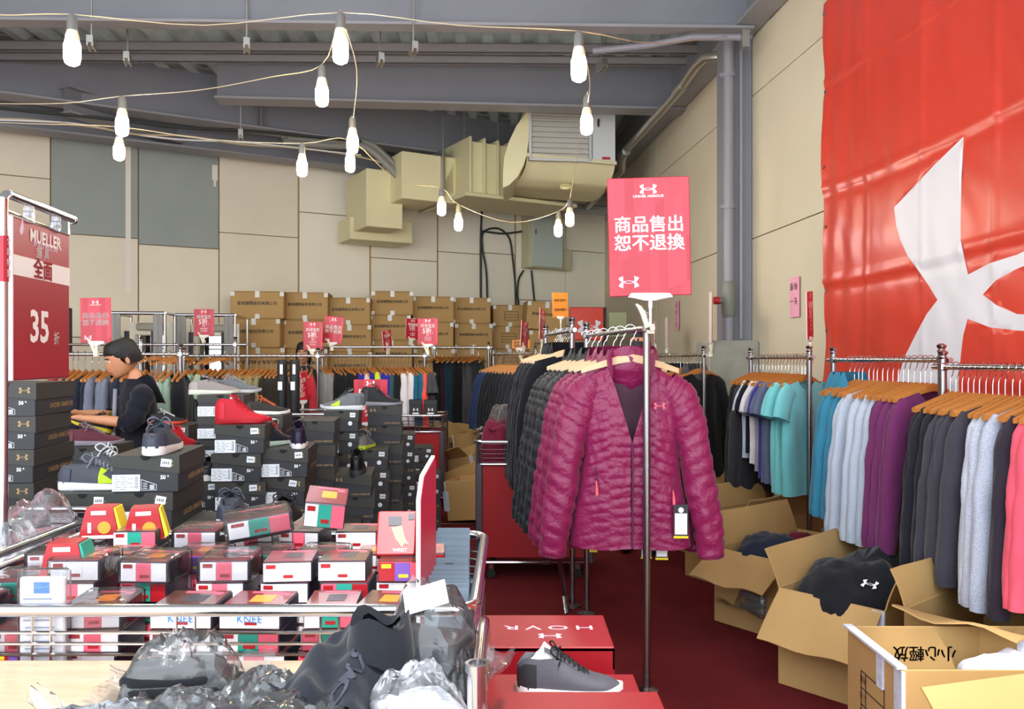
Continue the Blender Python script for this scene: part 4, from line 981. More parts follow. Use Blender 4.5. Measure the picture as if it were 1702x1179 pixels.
# ---------------------------------------------------------------- shoes
def shoe_meshes(high=0., seed=0):
    """toe to +x, length .29; returns sole, upper, collar, tongue, laces meshes (bmesh collectors)"""
    Ln = .29
    def hw(t): return .030 + .016 * sin(pi * min(1, t * .95) ** 1.25) * 1.15 - .012 * max(0, t - .82) / .18 if t < .985 else .012
    def prof(t):
        pts = [(0, .062 + high * .9), (.08, .085 + high), (.2, .082 + high), (.34, .088 + high * .9), (.44, .086 + high * .4), (.58, .068), (.75, .05), (.9, .041), (1., .026)]
        for (a, x), (b_, y) in zip(pts, pts[1:]):
            if t <= b_: return x + (y - x) * (t - a) / (b_ - a)
        return pts[-1][1]
    def outline(t, grow=0.):
        w_ = (.031 + .015 * sin(pi * t ** 1.3)) + grow
        e = min(1, (t + .004) / .10) ** .5 * min(1, (1.004 - t) / .16) ** .5
        return w_ * e
    g = {}
    b = MB(); rings = []; T = [i / 24 for i in range(25)]
    for t in T:
        x = (t - .5) * Ln; w0 = outline(t, .004); h = .030 - .010 * t + .012 * max(0, t - .85) * 3; lift = .014 * max(0, t - .8) / .2
        if t in (0., 1.): w0 = max(w0, .008)
        rings.append([(x, -w0 * .92, lift), (x, -w0 * 1.04, lift + .006), (x, -w0, h + lift * .4), (x, w0, h + lift * .4), (x, w0 * 1.04, lift + .006), (x, w0 * .92, lift)])
    b.loft(rings, True, True); g['sole'] = b
    b = MB(); rings = []
    for t in T:
        x = (t - .5) * Ln * .985; w0 = max(outline(t, .0), .006); z0 = .020 - .004 * t; h = prof(t)
        op = 1. if .05 < t < .36 else (0. if t > .42 or t < .01 else (.42 - t) / .06 if t >= .36 else .6)
        half = [(w0, z0), (w0 * 1.02, z0 + (h - z0) * .35), (w0 * (.86 if op > .5 else .86), z0 + (h - z0) * .72), (w0 * (.74 if op > .5 else .55), h * (1 if op > .5 else .985)), (w0 * (.56 if op > .5 else .3), h - (.004 if op > .5 else 0)), (w0 * (.42 if op > .5 else .15), h - .04 * op - high * .5 * op)]
        ring = [(x, -a, z) for a, z in half] + [(x, 0, half[-1][1])] + [(x, a, z) for a, z in half[::-1]]
        rings.append(ring)
    b.loft(rings, True, True); g['upper'] = b
    b = MB(); rings = []
    for t in (0.005, .03, .07, .11, .16, .19):
        x = (t - .5) * Ln * .985 - .0018; w0 = max(outline(t, .003), .008); h = prof(t) * .86
        rings.append([(x, -w0 * 1.02, .024), (x, -w0, .05), (x, -w0 * .88, h), (x, w0 * .88, h), (x, w0, .05), (x, w0 * 1.02, .024)])
    b.loft(rings, False, False); b.f.append((0, 1, 2, 3, 4, 5)); b.m.append(0); g['heel'] = b
    b = MB(); b.grid(lambda u, v: ((.33 + .24 * v - .5) * Ln - .02 * (1 - v), (u - .5) * .046, prof(.33 + .24 * v) + .012 + .016 * (1 - v) - .006 * abs(u - .5) * 4), 4, 6)
    g['tongue'] = b
    b = MB()
    for k in range(6):
        t = .40 + .045 * k; x = (t - .5) * Ln; z = prof(t) + .012 - .004 * k * .4; y = .022 - .0012 * k
        b.tube([(x, -y, z - .012), (x + .008, 0, z + .003), (x + .016, y, z - .013)], .0026, 5); b.tube([(x, y, z - .012), (x + .008, 0, z + .003), (x + .016, -y, z - .013)], .0026, 5)
    z = prof(.38) + .02; x = (.39 - .5) * Ln
    for s in (-1, 1): b.tube(sm([(x, 0, z), (x - .012, s * .018, z + .014), (x - .02, s * .036, z + .004), (x - .004, s * .03, z - .012), (x, 0, z)]), .0024, 5); b.tube(sm([(x, 0, z), (x + .01, s * .03, z - .004), (x + .0, s * .046, z - .03)]), .0024, 5)
    g['laces'] = b
    return g
SHM = {}
for hi in (0., .02, .045): SHM[hi] = {k: v.mesh(k, M_BLANK, 50) for k, v in shoe_meshes(hi).items()}
def smat(c, r=.6): return mat(f'shoe_{c}_{r}', c, r, bump=.08, bscale=120, spec=.35)
def shoe(loc, rz, upper, sole, heel, lace, label, high=0., sc=1., band=None, liner='#c9b79a', pitch=0.):
    t = thing('shoe', label, 'shoe', loc, rz, 'display shoes'); t.scale = (sc, sc, sc); t.rotation_euler = (0, pitch, rz)
    G = SHM[high]
    for n, c, nm in (('sole', sole, 'sole'), ('upper', upper, 'upper'), ('heel', heel, 'heel_counter'), ('tongue', upper, 'tongue'), ('laces', lace, 'laces')):
        setmat(link(nm, G[n], t), smat(c, .45 if n == 'heel' else .65))
    b = MB(); b.loft([[(-.145 + .29 * (.06 + .3 * q), s * .019, .058 + high) for s in (-1, 1)] for q in (0, .5, 1)], False, False); setmat(b.build('insole', M_BLANK, t), smat(liner))
    if band:
        b = MB(); rings = []
        for t_ in (.52, .57, .62, .67, .71):
            x = (t_ - .5) * .29; w0 = .05 ; h = .088 - .052 * (t_ - .42) / .33
            rings.append([(x, -.0475, .026), (x, -.0475, .026 + (h - .026) * .4), (x, -.041, h * .82), (x, -.026, h + .004), (x, 0, h + .008), (x, .026, h + .004), (x, .041, h * .82), (x, .0475, .026 + (h - .026) * .4), (x, .0475, .026)])
        b.loft(rings, False, False); setmat(b.build('strap', M_BLANK, t, True), smat(band))
    return t
def on(key, dx=0., dy=0.):
    c, z, yaw = STK[key]; o = Matrix.Rotation(yaw, 2) @ Vector((dx, dy)); return (c.x + o.x, c.y + o.y, z + .001)
W1, CH = '#e9e6e4', '#3d4150'
shoe(on('B', .02, -.05), 1.72, '#4a4c55', W1, CH, '#6f7482', 'charcoal knit shoe with thick white sole shown heel first on a shoebox')
shoe(on('C', .03, -.08), .05, '#44464f', W1, CH, '#787c88', 'charcoal shoe with a lime band across its side', band='#b4d11f')
shoe(on('C', .0, .12), -.35, '#47484c', W1, '#3a3b40', '#d5d5d8', 'charcoal shoe with white laces behind the lime-banded one', .02)
shoe(on('D', .04, -.02), 1.78, '#53565f', W1, CH, '#5d616e', 'laced charcoal heel with white sole on a low shoebox')
shoe(on('E', .02, -.05), 1.66, '#24252a', W1, '#202126', '#1f1f22', 'black heel with white sole and loose white tag')
shoe(on('F', -.005, -.06), .15, '#c0172a', '#b01826', '#c91c30', '#a0101f', 'bright red high-top boot on a shoebox', .045, .86)
shoe(on('F2', .03, -.04), 1.75, '#24262c', W1, '#26282f', '#24262c', 'dark shoe with white heel low between the stacks', .0, .9)
shoe(on('G', .05, -.05), 1.82, '#241b33', W1, '#231a33', '#231a33', 'deep purple heel with white sole and white dot', .045, .8)
shoe(on('G', -.07, .03), 1.1, '#20242f', '#cfe0d0', '#262a35', '#d34a4a', 'navy shoe with a pale green sole behind the purple heel', .02, .85)
shoe(on('F3', .0, -.05), .0, '#2b241f', '#e6e2da', '#302a22', '#d8622c', 'dark shoe with orange netting beside the red boot', .0, .85)
shoe(on('I', -.06, -.05), .25, '#8f8784', '#d9dccb', '#a29a96', '#5b5b60', 'beige grey running shoe with pale sole on a shoebox', .0, .95)
shoe(on('I', .04, .07), .35, '#6a6d74', '#c6c8c4', '#7a7d84', '#8a8d94', 'grey running shoe behind the beige one', .0, .95)
shoe(on('J', .0, -.06), pi - .1, '#6c6e72', '#dcdde0', '#5c5e63', '#3c3d42', 'grey shoe with lime strap facing the wall side', .02, .95, '#c3d82a')
shoe(on('K', -.02, -.06), .05, '#1d1d21', '#8b8a90', '#2c2c31', '#b23a4c', 'black ankle shoe with red trim on a shoebox', .045, .95)
shoe(on('L', .02, -.05), 1.68, '#17171a', '#3c3d41', '#141417', '#1d1d20', 'black trainer heel with white pull tag on a shoebox', .045, .85)
shoe(on('L2', -.05, -.02), 1.3, '#0f0f12', '#17171a', '#0d0d10', '#1d1d20', 'glossy all-black shoe low behind the cart rim', .02, .9)
shoe(on('M', -.03, -.05), 1.45, '#6a6a6a', '#c5d63a', '#727272', '#9a9a9a', 'grey runner with a lime sole shown heel first', .02, .85)
shoe(on('Q', -.05, -.04), .5, '#1b1b1e', '#d3482a', '#222226', '#d9d9dc', 'black shoe with an orange sole behind the shoe towers', .0, .8)
shoe(P(301, 742, 4.4), 1.3, '#c4202c', '#b81d28', '#cf2733', '#c4202c', 'small red shoe standing on its stack behind the charcoal one', .045, .75)
stack('W', 312, 743, 4.35, 'stack under the small red shoe', 'c', show=2)
shoe(on('R', .0, -.04), .3, '#5a2030', '#8d8790', '#641f33', '#7c7b84', 'maroon and grey shoe in front of the boy', .0, .9)

# white loose tag on the black heel
# ---------------------------------------------------------------- red shoeboxes by the jacket rack
M_RED = mat('red_gloss_card', '#84101a', .42, bump=.02, bscale=60, var=.05, vscale=3, spec=.35); M_REDD = mat('red_dotted_card', '#86101a', .4)
nt = M_REDD.node_tree; vo = nt.nodes.new('ShaderNodeTexVoronoi'); vo.inputs['Scale'].default_value = 190; vo.inputs['Randomness'].default_value = 0
tc_ = nt.nodes.new('ShaderNodeTexCoord'); nt.links.new(tc_.outputs['Object'], vo.inputs['Vector']); rp = nt.nodes.new('ShaderNodeValToRGB'); rp.color_ramp.elements[0].color = lin('#b84a54'); rp.color_ramp.elements[1].color = lin('#86101a'); rp.color_ramp.elements[0].position = .12; rp.color_ramp.elements[1].position = .22
nt.links.new(vo.outputs['Distance'], rp.inputs['Fac']); nt.links.new(rp.outputs['Color'], nt.nodes['Principled BSDF'].inputs['Base Color'])
def red_box(loc, rz, w, d, h, label, open_front=False, print_=True):
    t = thing('red_shoebox', label, 'shoebox', loc, rz, 'red shoeboxes')
    b = MB(); b.bbox((0, 0, h * .47), (w - .012, d - .012, h * .94), .003); b.build('body', M_REDD, t)
    b = MB(); b.bbox((0, 0, h - .006), (w, d, .012), .002); b.box((0, -d / 2 + .002, h * .72), (w, .004, h * .5)); b.box((0, d / 2 - .002, h * .72), (w, .004, h * .5)); b.box((w / 2 - .002, 0, h * .78), (.004, d, h * .4)); b.box((-w / 2 + .002, 0, h * .78), (.004, d, h * .4))
    l = b.build('lid', M_RED, t)
    if print_:
        R = Matrix.Rotation(pi, 4, 'Z')
        txt(l, 'HOVR', .045, (.02, .02, h + .0006), INK_PINK, .0, R, sx=1.6, space=1.35); emblem(l, .06, (.02, -.045, h + .0006), INK_PINK, R)
    return t
zt = P(900, 1030, 2.32).z
rb0 = Vector((P(800, 1030, 2.1).x + .165, 2.22))
zr = 1.42 - (1076 - 597) / 1374 * 2.0
W_R = .345
red_box((.0755 + 0, 2.125, zr - .13), 0, W_R, .25, .13, 'red gloss shoebox with upside-down lettering behind the grey shoe')
red_box((.0755, 2.125, zr - .26), 0, W_R, .25, .13, 'red shoebox directly under the lettered one')
zf = 1.42 - (1150 - 597) / 1374 * 1.62
red_box((.105, 1.50, zf - .13), 0, .36, .24, .13, 'nearest red shoebox cut by the picture edge below the grey shoe')
# table that carries them
t = thing('low_display_table', 'low dark table under the red shoeboxes', 'table', (.09, 1.8, 0))
zt = min(zr - .26, zf - .13) - .002
b = MB(); b.bbox((0, 0, zt - .012), (.5, 1.0, .024), .004); b.build('table_top', mat('table_dark', '#5a1c1e', .6), t)
for sx in (-1, 1):
    for sy in (-1, 1):
        b = MB(); b.box((sx * .22, sy * .46, (zt - .024) / 2), (.03, .03, zt - .024)); b.build('leg', STEEL, t)
zshoe = P(950, 1153, 1.80).z
red_box((.11, 1.80, zshoe - .10 - zt + zt), 0, .34, .22, .10, 'open red shoebox bottom holding the grey laced shoe', print_=False)
b = MB(); b.bbox((.11, 1.8, (zshoe - .1 + zt) / 2), (.34, .22, zshoe - .1 - zt), .003); tag(b.build('red_shoebox', M_REDD), 'lower red shoebox under the one holding the grey shoe', 'shoebox', 'red shoeboxes')
sh = shoe((.125, 1.80, zshoe), .0, '#4a4a52', '#d9d6d6', '#2c2c31', '#141416', 'grey running shoe stuffed with white paper beside the red boxes', .02, .8)
b = MB(); rings = []
for i in range(9):
    q = i / 8; rings.append([((.028 * sin(pi * (.25 + .7 * q)) * (1 + .35 * noise.noise((cos(a) * 2, sin(a) * 2, q * 5)))) * cos(a) * 1.5 - .075, .024 * sin(pi * (.25 + .7 * q)) * sin(a), .055 + .075 * q + .012 * cos(a)) for a in [2 * pi * k / 12 for k in range(12)]])
b.loft(rings); b.build('paper_stuffing', mat('tissue_paper', '#e6e4e2', .8, bump=.6, bscale=30), sh, 20)

# ---------------------------------------------------------------- wire rim carts
M_CARTRED = mat('cart_red_panel', '#96090f', .35, coat=.2); M_POST = mat('cart_post', '#55525a', .35, .6)
def cart(label, c, w, d, zt, rz=0., rim=.16, panel=M_CARTRED, base=.1, post=.045, wires=4, sides='nesw', floor_=None):
    t = thing('promotion_cart', label, 'cart', (c[0], c[1], 0), rz, 'wire rimmed carts')
    zb = zt - rim
    for sx in (-1, 1):
        for sy in (-1, 1):
            b = MB(); b.bbox((sx * (w / 2 - post / 2), sy * (d / 2 - post / 2), (base + zb) / 2), (post, post, zb - base), .006); b.tube([(sx * (w / 2 - .012), sy * (d / 2 - .012), zb), (sx * (w / 2 - .012), sy * (d / 2 - .012), zt + .0)], .011, 8); b.build('post', M_POST, t)
            link('castor', me_castor, t, (sx * (w / 2 - .1), sy * (d / 2 - .05), 0)); 
            b = MB(); b.box((sx * (w / 2 - .1), sy * (d / 2 - .05), .078), (.03, .03, .04)); b.build('castor_fork', CHROME, t)
    for nm, cc, dd in (('n', (0, d / 2 - .02), (w - 2 * post, .012)), ('s', (0, -d / 2 + .02), (w - 2 * post, .012)), ('e', (w / 2 - .02, 0), (.012, d - 2 * post)), ('w', (-w / 2 + .02, 0), (.012, d - 2 * post))):
        b = MB(); b.box((cc[0], cc[1], (base + .03 + zb) / 2), (dd[0], dd[1], zb - base - .05)); b.build('side_panel', panel, t)
    r = .05
    def ring(z, off, k=6):
        a, q = w / 2 - off, d / 2 - off; pts = []
        for (x, y, a0) in ((a - r, q - r, 0), (-a + r, q - r, 90), (-a + r, -q + r, 180), (a - r, -q + r, 270)):
            pts += [(x + r * cos((a0 + i * 15) * pi / 180), y + r * sin((a0 + i * 15) * pi / 180), z) for i in range(7)]
        return pts + [pts[0], pts[1]]
    b = MB(); b.tube(ring(zt, 0), .0125, 10, caps=False); b.build('top_rail', CHROME, t, True)
    for k in range(wires):
        b = MB(); b.tube(ring(zb + (rim - .03) * (k + .3) / wires, .004), .0035, 6, caps=False); b.build('rim_wire', CHROME, t, True)
    b = MB(); n = max(2, round(w / .26))
    for i in range(1, n):
        x = -w / 2 + w * i / n
        for o_ in (-.018, .018):
            for sy in (-1, 1): b.tube([(x + o_, sy * (d / 2 - .004), zb), (x + o_, sy * (d / 2 - .004), zt)], .0026, 5)
    for i in range(1, 3):
        for sx in (-1, 1): b.tube([(sx * (w / 2 - .004), -d / 2 + d * i / 3, zb), (sx * (w / 2 - .004), -d / 2 + d * i / 3, zt)], .0026, 5)
    b.build('upright_wires', CHROME, t, True)
    b = MB(); b.tube(ring(zb - .005, .004), .008, 8, caps=False); b.tube(ring(base + .01, .0), .011, 8, caps=False); b.build('base_frame', CHROME, t, True)
    fz = floor_ if floor_ is not None else zb - .02
    b = MB(); b.box((0, 0, fz - .006), (w - .05, d - .05, .012)); b.build('tray_floor', mat('tray_floor', '#8a2024', .6), t)
    return t
CA = (-.637, 1.955); CAW, CAD, CAZ = 1.125, .69, .93
cart('chrome rimmed cart filled with boxed sports supports', CA, CAW, CAD, CAZ, rim=.115, wires=4, floor_=.70)
cart('chrome rimmed cart full of bagged clothing at the sign tube', (-1.84, 2.15), 1.1, 1.08, .93, rim=.115)
cart('red panelled cart behind the jacket rack holding maroon bags', (.145, 5.6), .76, .56, .885, rim=.14)
cart('far red panelled cart with two black boxes on top', (-.89, 8.05), .50, .5, .885, rim=.15)
cart('wire cart holding two black foam rollers among the shoes', (-1.52, 6.05), .5, .5, 1.03, rim=.18)

# two black gift boxes and rollers
for i, (px, lab) in enumerate(((691, 'black box with white emblem, nearer the shoes on the far red cart'), (716, 'black box with white emblem beside the coral shirt on the far red cart'))):
    t = thing('black_box', lab, 'box', P(px, 692, 7.95), .1 - .05 * i, 'black boxes on the far cart')
    b = MB(); b.bbox((0, 0, .08), (.125, .09, .16), .004); b.build('body', mat('black_card', '#131315', .4), t)
    b = MB(); b.bbox((0, 0, .135), (.13, .095, .05), .004); b.build('lid', mat('black_card_lid', '#19191c', .4), t)
    emblem(t, .05, (0, -.048, .065), INK_W); b = MB(); b.box((0, -.0465, .03), (.06, .002, .014)); b.build('caption_print', INK_W, t)
for i, (px, lab) in enumerate(((469, 'tall black foam roller with white label, first of two'), (490, 'tall black foam roller with white label beside the sign'))):
    q = P(px, 690, 5.95); t = thing('foam_roller', lab, 'foam roller', (q.x, q.y, .92), 0, 'foam rollers')
    hh = P(px, 598, 5.95).z - .92
    b = MB(); b.lathe([(.03, 0), (.036, .01), (.036, hh - .01), (.03, hh), (.015, hh), (.015, hh - .05), (0, hh - .05)], 16); b.build('roller_body', mat('foam_black', '#151517', .6, bump=.2, bscale=40), t, True)
    b = MB(); b.lathe([(.0366, hh * .70), (.0366, hh * .72)], 16); b.lathe([(.0366, hh * .3), (.0366, hh * .32)], 16); b.build('seam_ring', DARK, t, True)
    b = MB(); b.box((.004, -.0375, hh * .86), (.02, .002, .07)); b.box((-.005, -.0375, hh * .62), (.03, .002, .06)); b.build('sticker', M_LBL, t)

# ---------------------------------------------------------------- cartons
M_CARD = mat('carton_card', '#b8935c', .8, bump=.08, bscale=25, var=.07, vscale=2.5); M_CARDD = mat('carton_card_dark', '#a98850', .85, var=.07, vscale=3); M_TAPE = mat('packing_tape', '#d8d6cc', .3)
M_TAPEB = mat('blue_print_tape', '#cfd6e4', .3, var=.18, vscale=40)
def carton(loc, rz, w, d, h, label, group, text='星裕國際股份有限公司', lines=False, tilt=0.):
    t = thing('carton', label, 'carton', loc, rz, group); t.rotation_euler = (0, tilt, rz)
    b = MB(); b.bbox((0, 0, h / 2), (w, d, h), .012); b.build('box_body', M_CARD, t)
    y = -d / 2 - .0015
    b = MB(); b.box((0, -.25 * d, h), (w, .5 * d - .004, .006)); b.box((0, .25 * d, h), (w, .5 * d - .004, .006)); b.build('top_flaps', M_CARDD, t)
    for x_, z_, a, c_ in ((0, h - .035, .055, .08), (-w / 2 + .025, h - .03, .05, .055), (w / 2 - .025, h - .03, .05, .055), (0, .03, .055, .06), (-w / 2 + .02, .03, .04, .05)):
        b = MB(); b.box((x_, y, z_), (a, .002, c_)); b.build('tape_strip', M_TAPE, t)
    if lines:
        b = MB()
        for k in range(4): b.box((.02, y, h * .3 + k * h * .13), (w * .4, .0015, .006))
        for x_ in (-.2, .2): b.box((.02 + x_ * w, y, h * .495), (.006, .0015, h * .39))
        b.build('printed_form', INK_K, t)
    elif text: txt(t, text, w * .075, (0, y - .001, h * .56), INK_K, .012)
    return t
CG = 'cartons stacked along the back wall'
for ci, (pl, pr, rows) in enumerate(((380, 459, (484, 530, 578)), (462, 531, (486, 532, 580)), (533, 599, (495, 540, 585)), (601, 664, (484, 524, 566)), (667, 730, (493, 536, 580)), (732, 790, (495, 538, 580)), (793, 846, (507, 543, 580)))):
    px = (pl + pr) / 2; f_ = bpt(px, 500, .80); w = (pr - pl) / F * f_.y / (BD.x + .02) * .97
    zs = [H - (r - HY) / F * (f_.y) for r in rows]; zs += [zs[-1] - .42, zs[-1] - .84, zs[-1] - 1.2]; zs = [z for z in zs if z > .3] + [0.]
    for k in range(len(zs) - 1):
        jx = random.Random(ci * 9 + k).uniform(-.02, .02)
        o = bpt(px, 500, .45) + BD * jx; o.z = zs[k + 1]
        carton(o, BRZ - .42 + random.Random(ci * 5 + k).uniform(-.04, .04), w, .6, zs[k] - zs[k + 1] - .003, f'{"top" if k == 0 else ORD[k] + " from top"} carton in the {ORD[ci]} pile counting from the fitting booths', CG, lines=ci == 6)
for k, (px, py, Y, w, h, tl) in enumerate(((902, 550, 11.6, .55, .38, .08), (906, 600, 11.6, .52, .42, .0))):
    o = P(px, py, Y); carton(o, .12, w, .5, h, ['tilted carton resting atop another near the orange notice', 'carton under the tilted one near the orange notice'][k], 'cartons by the electrical cabinet', tilt=tl)
carton((P(906, 600, 11.6).x, 11.6, 0), .1, .55, .5, P(906, 600, 11.6).z, 'bottom carton carrying two others near the orange notice', 'cartons by the electrical cabinet')

def open_box(loc, rz, w, d, h, label, flaps=(), tape=True, group='open cartons on the floor', tilt=(0, 0), form=False, inner=None):
    """loc: floor centre; flaps: list of (side, length, angle) with angle from vertical, outwards positive"""
    t = thing('open_carton', label, 'carton', loc, rz, group); t.rotation_euler = (tilt[0], tilt[1], rz)
    th = .007
    b = MB(); b.box((0, 0, th / 2), (w - .01, d - .01, th)); b.build('box_bottom', M_CARDD, t)
    for nm, c, dd in (('n', (0, d / 2), (w, th)), ('s', (0, -d / 2), (w, th)), ('e', (w / 2, 0), (th, d)), ('w', (-w / 2, 0), (th, d))):
        b = MB(); b.bbox((c[0], c[1], h / 2), (dd[0], dd[1], h), .002); b.build('side_wall', M_CARD, t)
    for sd, ln, an in flaps:
        ax = {'n': (0, 1), 's': (0, -1), 'e': (1, 0), 'w': (-1, 0)}[sd]; span = w if sd in 'ns' else d
        o = link('flap', None, t) if 0 else None
        b = MB(); ca, sa = cos(an), sin(an); tx = Vector((-ax[1], ax[0], 0)); ou = Vector((ax[0], ax[1], 0)); base = ou * (d / 2 if sd in 'ns' else w / 2) + Vector((0, 0, h))
        dirv = ou * sa + Vector((0, 0, ca)); nrm = ou * ca - Vector((0, 0, sa)); n_ = 8
        def fp(u, v, k): 
            bend = .014 * sin(u * 9 + ln * 40) * v + .02 * v * v
            return base + tx * ((u - .5) * (span - .012)) + dirv * (ln * v) + nrm * (bend + k * .006)
        b.grid(lambda u, v: fp(u, v, 0), n_, 4); b.grid(lambda u, v: fp(u, v, 1), n_, 4)
        N = (n_ + 1) * 5
        edge = [i for i in range(n_ + 1)] + [(n_ + 1) * j + n_ for j in range(1, 5)] + [(n_ + 1) * 4 + n_ - i for i in range(1, n_ + 1)] + [(n_ + 1) * (4 - j) for j in range(1, 4)]
        for i in range(len(edge)): a_, c_ = edge[i], edge[(i + 1) % len(edge)]; b.f.append((a_, c_, c_ + N, a_ + N)); b.m.append(0)
        b.build('flap', M_CARD, t, 30)
    if tape:
        for sx in (-1, 1):
            b = MB(); b.box((sx * w / 2, -d / 2 - .002, h * .5), (.05, .012, .1 + h * .2)); b.box((sx * (w / 2 + .002), -d / 2 + .02, h * .85), (.012, .05, h * .28)); b.build('tape_strip', M_TAPEB, t)
    if form:
        R = Matrix.Rotation(-pi / 2, 4, 'Z') @ FRONT
        b = MB(); x = -w / 2 - .006
        for k in range(6): b.box((x, .0, h * .78 - k * .055), (.001, .17, .003))
        for y in (-.085, .05, .085): b.box((x, y, h * .78 - .137), (.001, .003, .277))
        b.build('printed_form', INK_K, t)
        for k, s in enumerate(('貨號', '尺寸', '顏色', '數量', '備註')): txt(t, s, .026, (x - .001, .067, h * .78 - .0275 - k * .055), INK_K, 0, R)
    return t
def heap(name, label, cat, loc, rx_, ry, hz, m, seed, group=None, rz=0.):
    """heap of soft folded cloth"""
    b = MB(); N, M_ = 40, 14; rings = []
    for j in range(M_ + 1):
        q = j / M_; ph = q * pi / 2; ring = []
        for i in range(N):
            a = 2 * pi * i / N; dx, dy = cos(a), sin(a)
            k = 1 + .22 * noise.noise((dx * 1.6 + seed, dy * 1.6, q)) + .1 * noise.noise((dx * 4 + seed, dy * 4, q * 3))
            p = (cos(ph) ** .6 * k * rx_ * dx, cos(ph) ** .6 * k * ry * dy)
            z = hz * (sin(ph) ** .8) * (1 + .3 * noise.noise((p[0] * 7 + seed, p[1] * 7, 1)) + .14 * abs(noise.noise((p[0] * 18, p[1] * 12 + seed, 5))) + .04 * noise.noise((p[0] * 40, p[1] * 28 + seed, 2)))
            ring.append((p[0], p[1], z))
        rings.append(ring)
    b.loft(rings, True, False); b.f.append(tuple(range(M_ * N, (M_ + 1) * N))); b.m.append(0)
    return tag(b.build(name, m, None, 70, loc=loc), label, cat, group) if not rz else tag(link(name, b.mesh(name, m, 70), None, loc, (0, 0, rz)), label, cat, group)
FILM = film_mat('clear_film', alpha=.16, rough=.1)
FILM2 = film_mat('clear_film_thin', alpha=.08, rough=.06)
# near boxes along the side wall
q = P(1408, 1042, 2.85); hb = q.z
B1 = open_box(((q.x + 1.79) / 2 + .02, 2.655, 0), 0, .66, .40, hb, 'tall open carton with printed form nearest to the aisle corner', form=True)
R_ = Matrix.Rotation(pi, 4, 'Y') @ FRONT
o = txt(B1, '小心輕放', .055, (-.07, .195, hb * .82), INK_K, .01, Matrix.Rotation(pi, 4, 'Y') @ FRONT)
b = MB()
b.box((-.335, 0, hb + .004), (.03, .4, .008)); b.box((-.335, -.06, hb - .05), (.012, .04, .12)); b.build('rim_tape', M_TAPEB, B1)
heap('white_shirt', 'crumpled white shirt inside the nearest tall carton', 'shirt', (B1.location.x + .11, 2.66, hb - .16), .16, .12, .12, fabric('#dcdcea'), 3)
heap('black_shirt', 'black shirt deep in the nearest tall carton', 'shirt', (B1.location.x - .2, 2.6, hb - .22), .12, .1, .12, fabric('#1c1c20'), 9)
b = open_box((1.42, 1.99, 0), .28, .58, .40, .48, 'open carton at the bottom corner with pinkish plastic bags', flaps=(('w', .10, .9), ('n', .10, .45)))
b = open_box((1.86, 3.12, 0), math.radians(40), .72, .42, .50, 'empty open carton behind the tallest one', flaps=(('n', .14, .15), ('s', .16, .4), ('w', .12, 1.2)))
b = open_box((1.62, 3.72, 0), math.radians(42), .80, .46, .42, 'open carton with black clothes and a drooping end flap', flaps=(('n', .17, .3), ('s', .15, .25), ('w', .26, 2.3)))
hp_ = heap('black_clothes', 'heap of black garments spilling over the flap carton', 'clothes', (1.55, 3.66, .26), .36, .24, .26, fabric('#1a1b20'), 5, None, math.radians(42))
vv = min(hp_.data.vertices, key=lambda v: (v.co.x + .20) ** 2 + (v.co.y + .10) ** 2 - .1 * v.co.z); nz = (vv.normal if vv.normal.z > 0 else -vv.normal)
emblem(hp_, .07, vv.co + nz * .008, INK_W, nz.to_track_quat('Z', 'Y').to_matrix().to_4x4())
b = open_box((1.55, 4.55, 0), math.radians(38), .78, .46, .40, 'open carton with navy and dark red clothes', flaps=(('s', .27, 1.9), ('n', .18, .2), ('w', .25, 2.0)))
heap('dark_clothes', 'navy garment lying in the second flap carton', 'clothes', (1.38, 4.42, .28), .2, .16, .2, fabric('#232838'), 2, None, .6)
heap('red_clothes', 'dark red garment tucked beside the navy one', 'clothes', (1.62, 4.6, .3), .15, .1, .14, fabric('#5c1626'), 6, None, .6)
b = open_box((1.60, 5.45, 0), math.radians(32), .80, .46, .42, 'open carton of film-wrapped goods below the aqua tees', flaps=(('s', .17, .35), ('n', .16, .4)))
b = open_box((1.55, 6.35, 0), math.radians(25), .75, .46, .42, 'farther open carton of film-wrapped goods', flaps=(('s', .15, .5), ('n', .15, .3)))
b = open_box((2.02, 4.35, 0), math.radians(5), .42, .4, .5, 'open carton against the wall below the teal tops', flaps=(('n', .15, .3),))
# collapsed cartons in the far aisle
FG = 'cartons heaped in the far aisle'
for i, (px, py, Y, w, d, h, rz, tl, lab, fl) in enumerate(((762, 745, 9.6, .55, .42, .42, .5, (.12, .1), 'open carton with splayed flaps at the foot of the far trousers', (('w', .22, 1.0), ('s', .2, .8), ('n', .2, .6))), (775, 795, 8.6, .6, .42, .42, -.5, (.25, -.2), 'taped carton leaning in the far aisle', (('s', .2, .7), ('w', .2, .5))),
        (800, 800, 8.1, .5, .4, .36, -.6, (.1, -.35), 'tilted taped carton nearer the red cart', (('n', .2, .4),)), (795, 850, 7.2, .42, .36, .34, -.3, (.0, -.1), 'small upright carton beside the red cart', (('e', .18, .3),)), (812, 790, 8.9, .55, .4, .6, -.3, (0, -.1), 'rear carton of the far aisle heap', (('w', .2, .8),)))):
    q = P(px, 900, Y); open_box((q.x, Y, .05), rz, w, d, h, lab, fl, True, FG, tl)
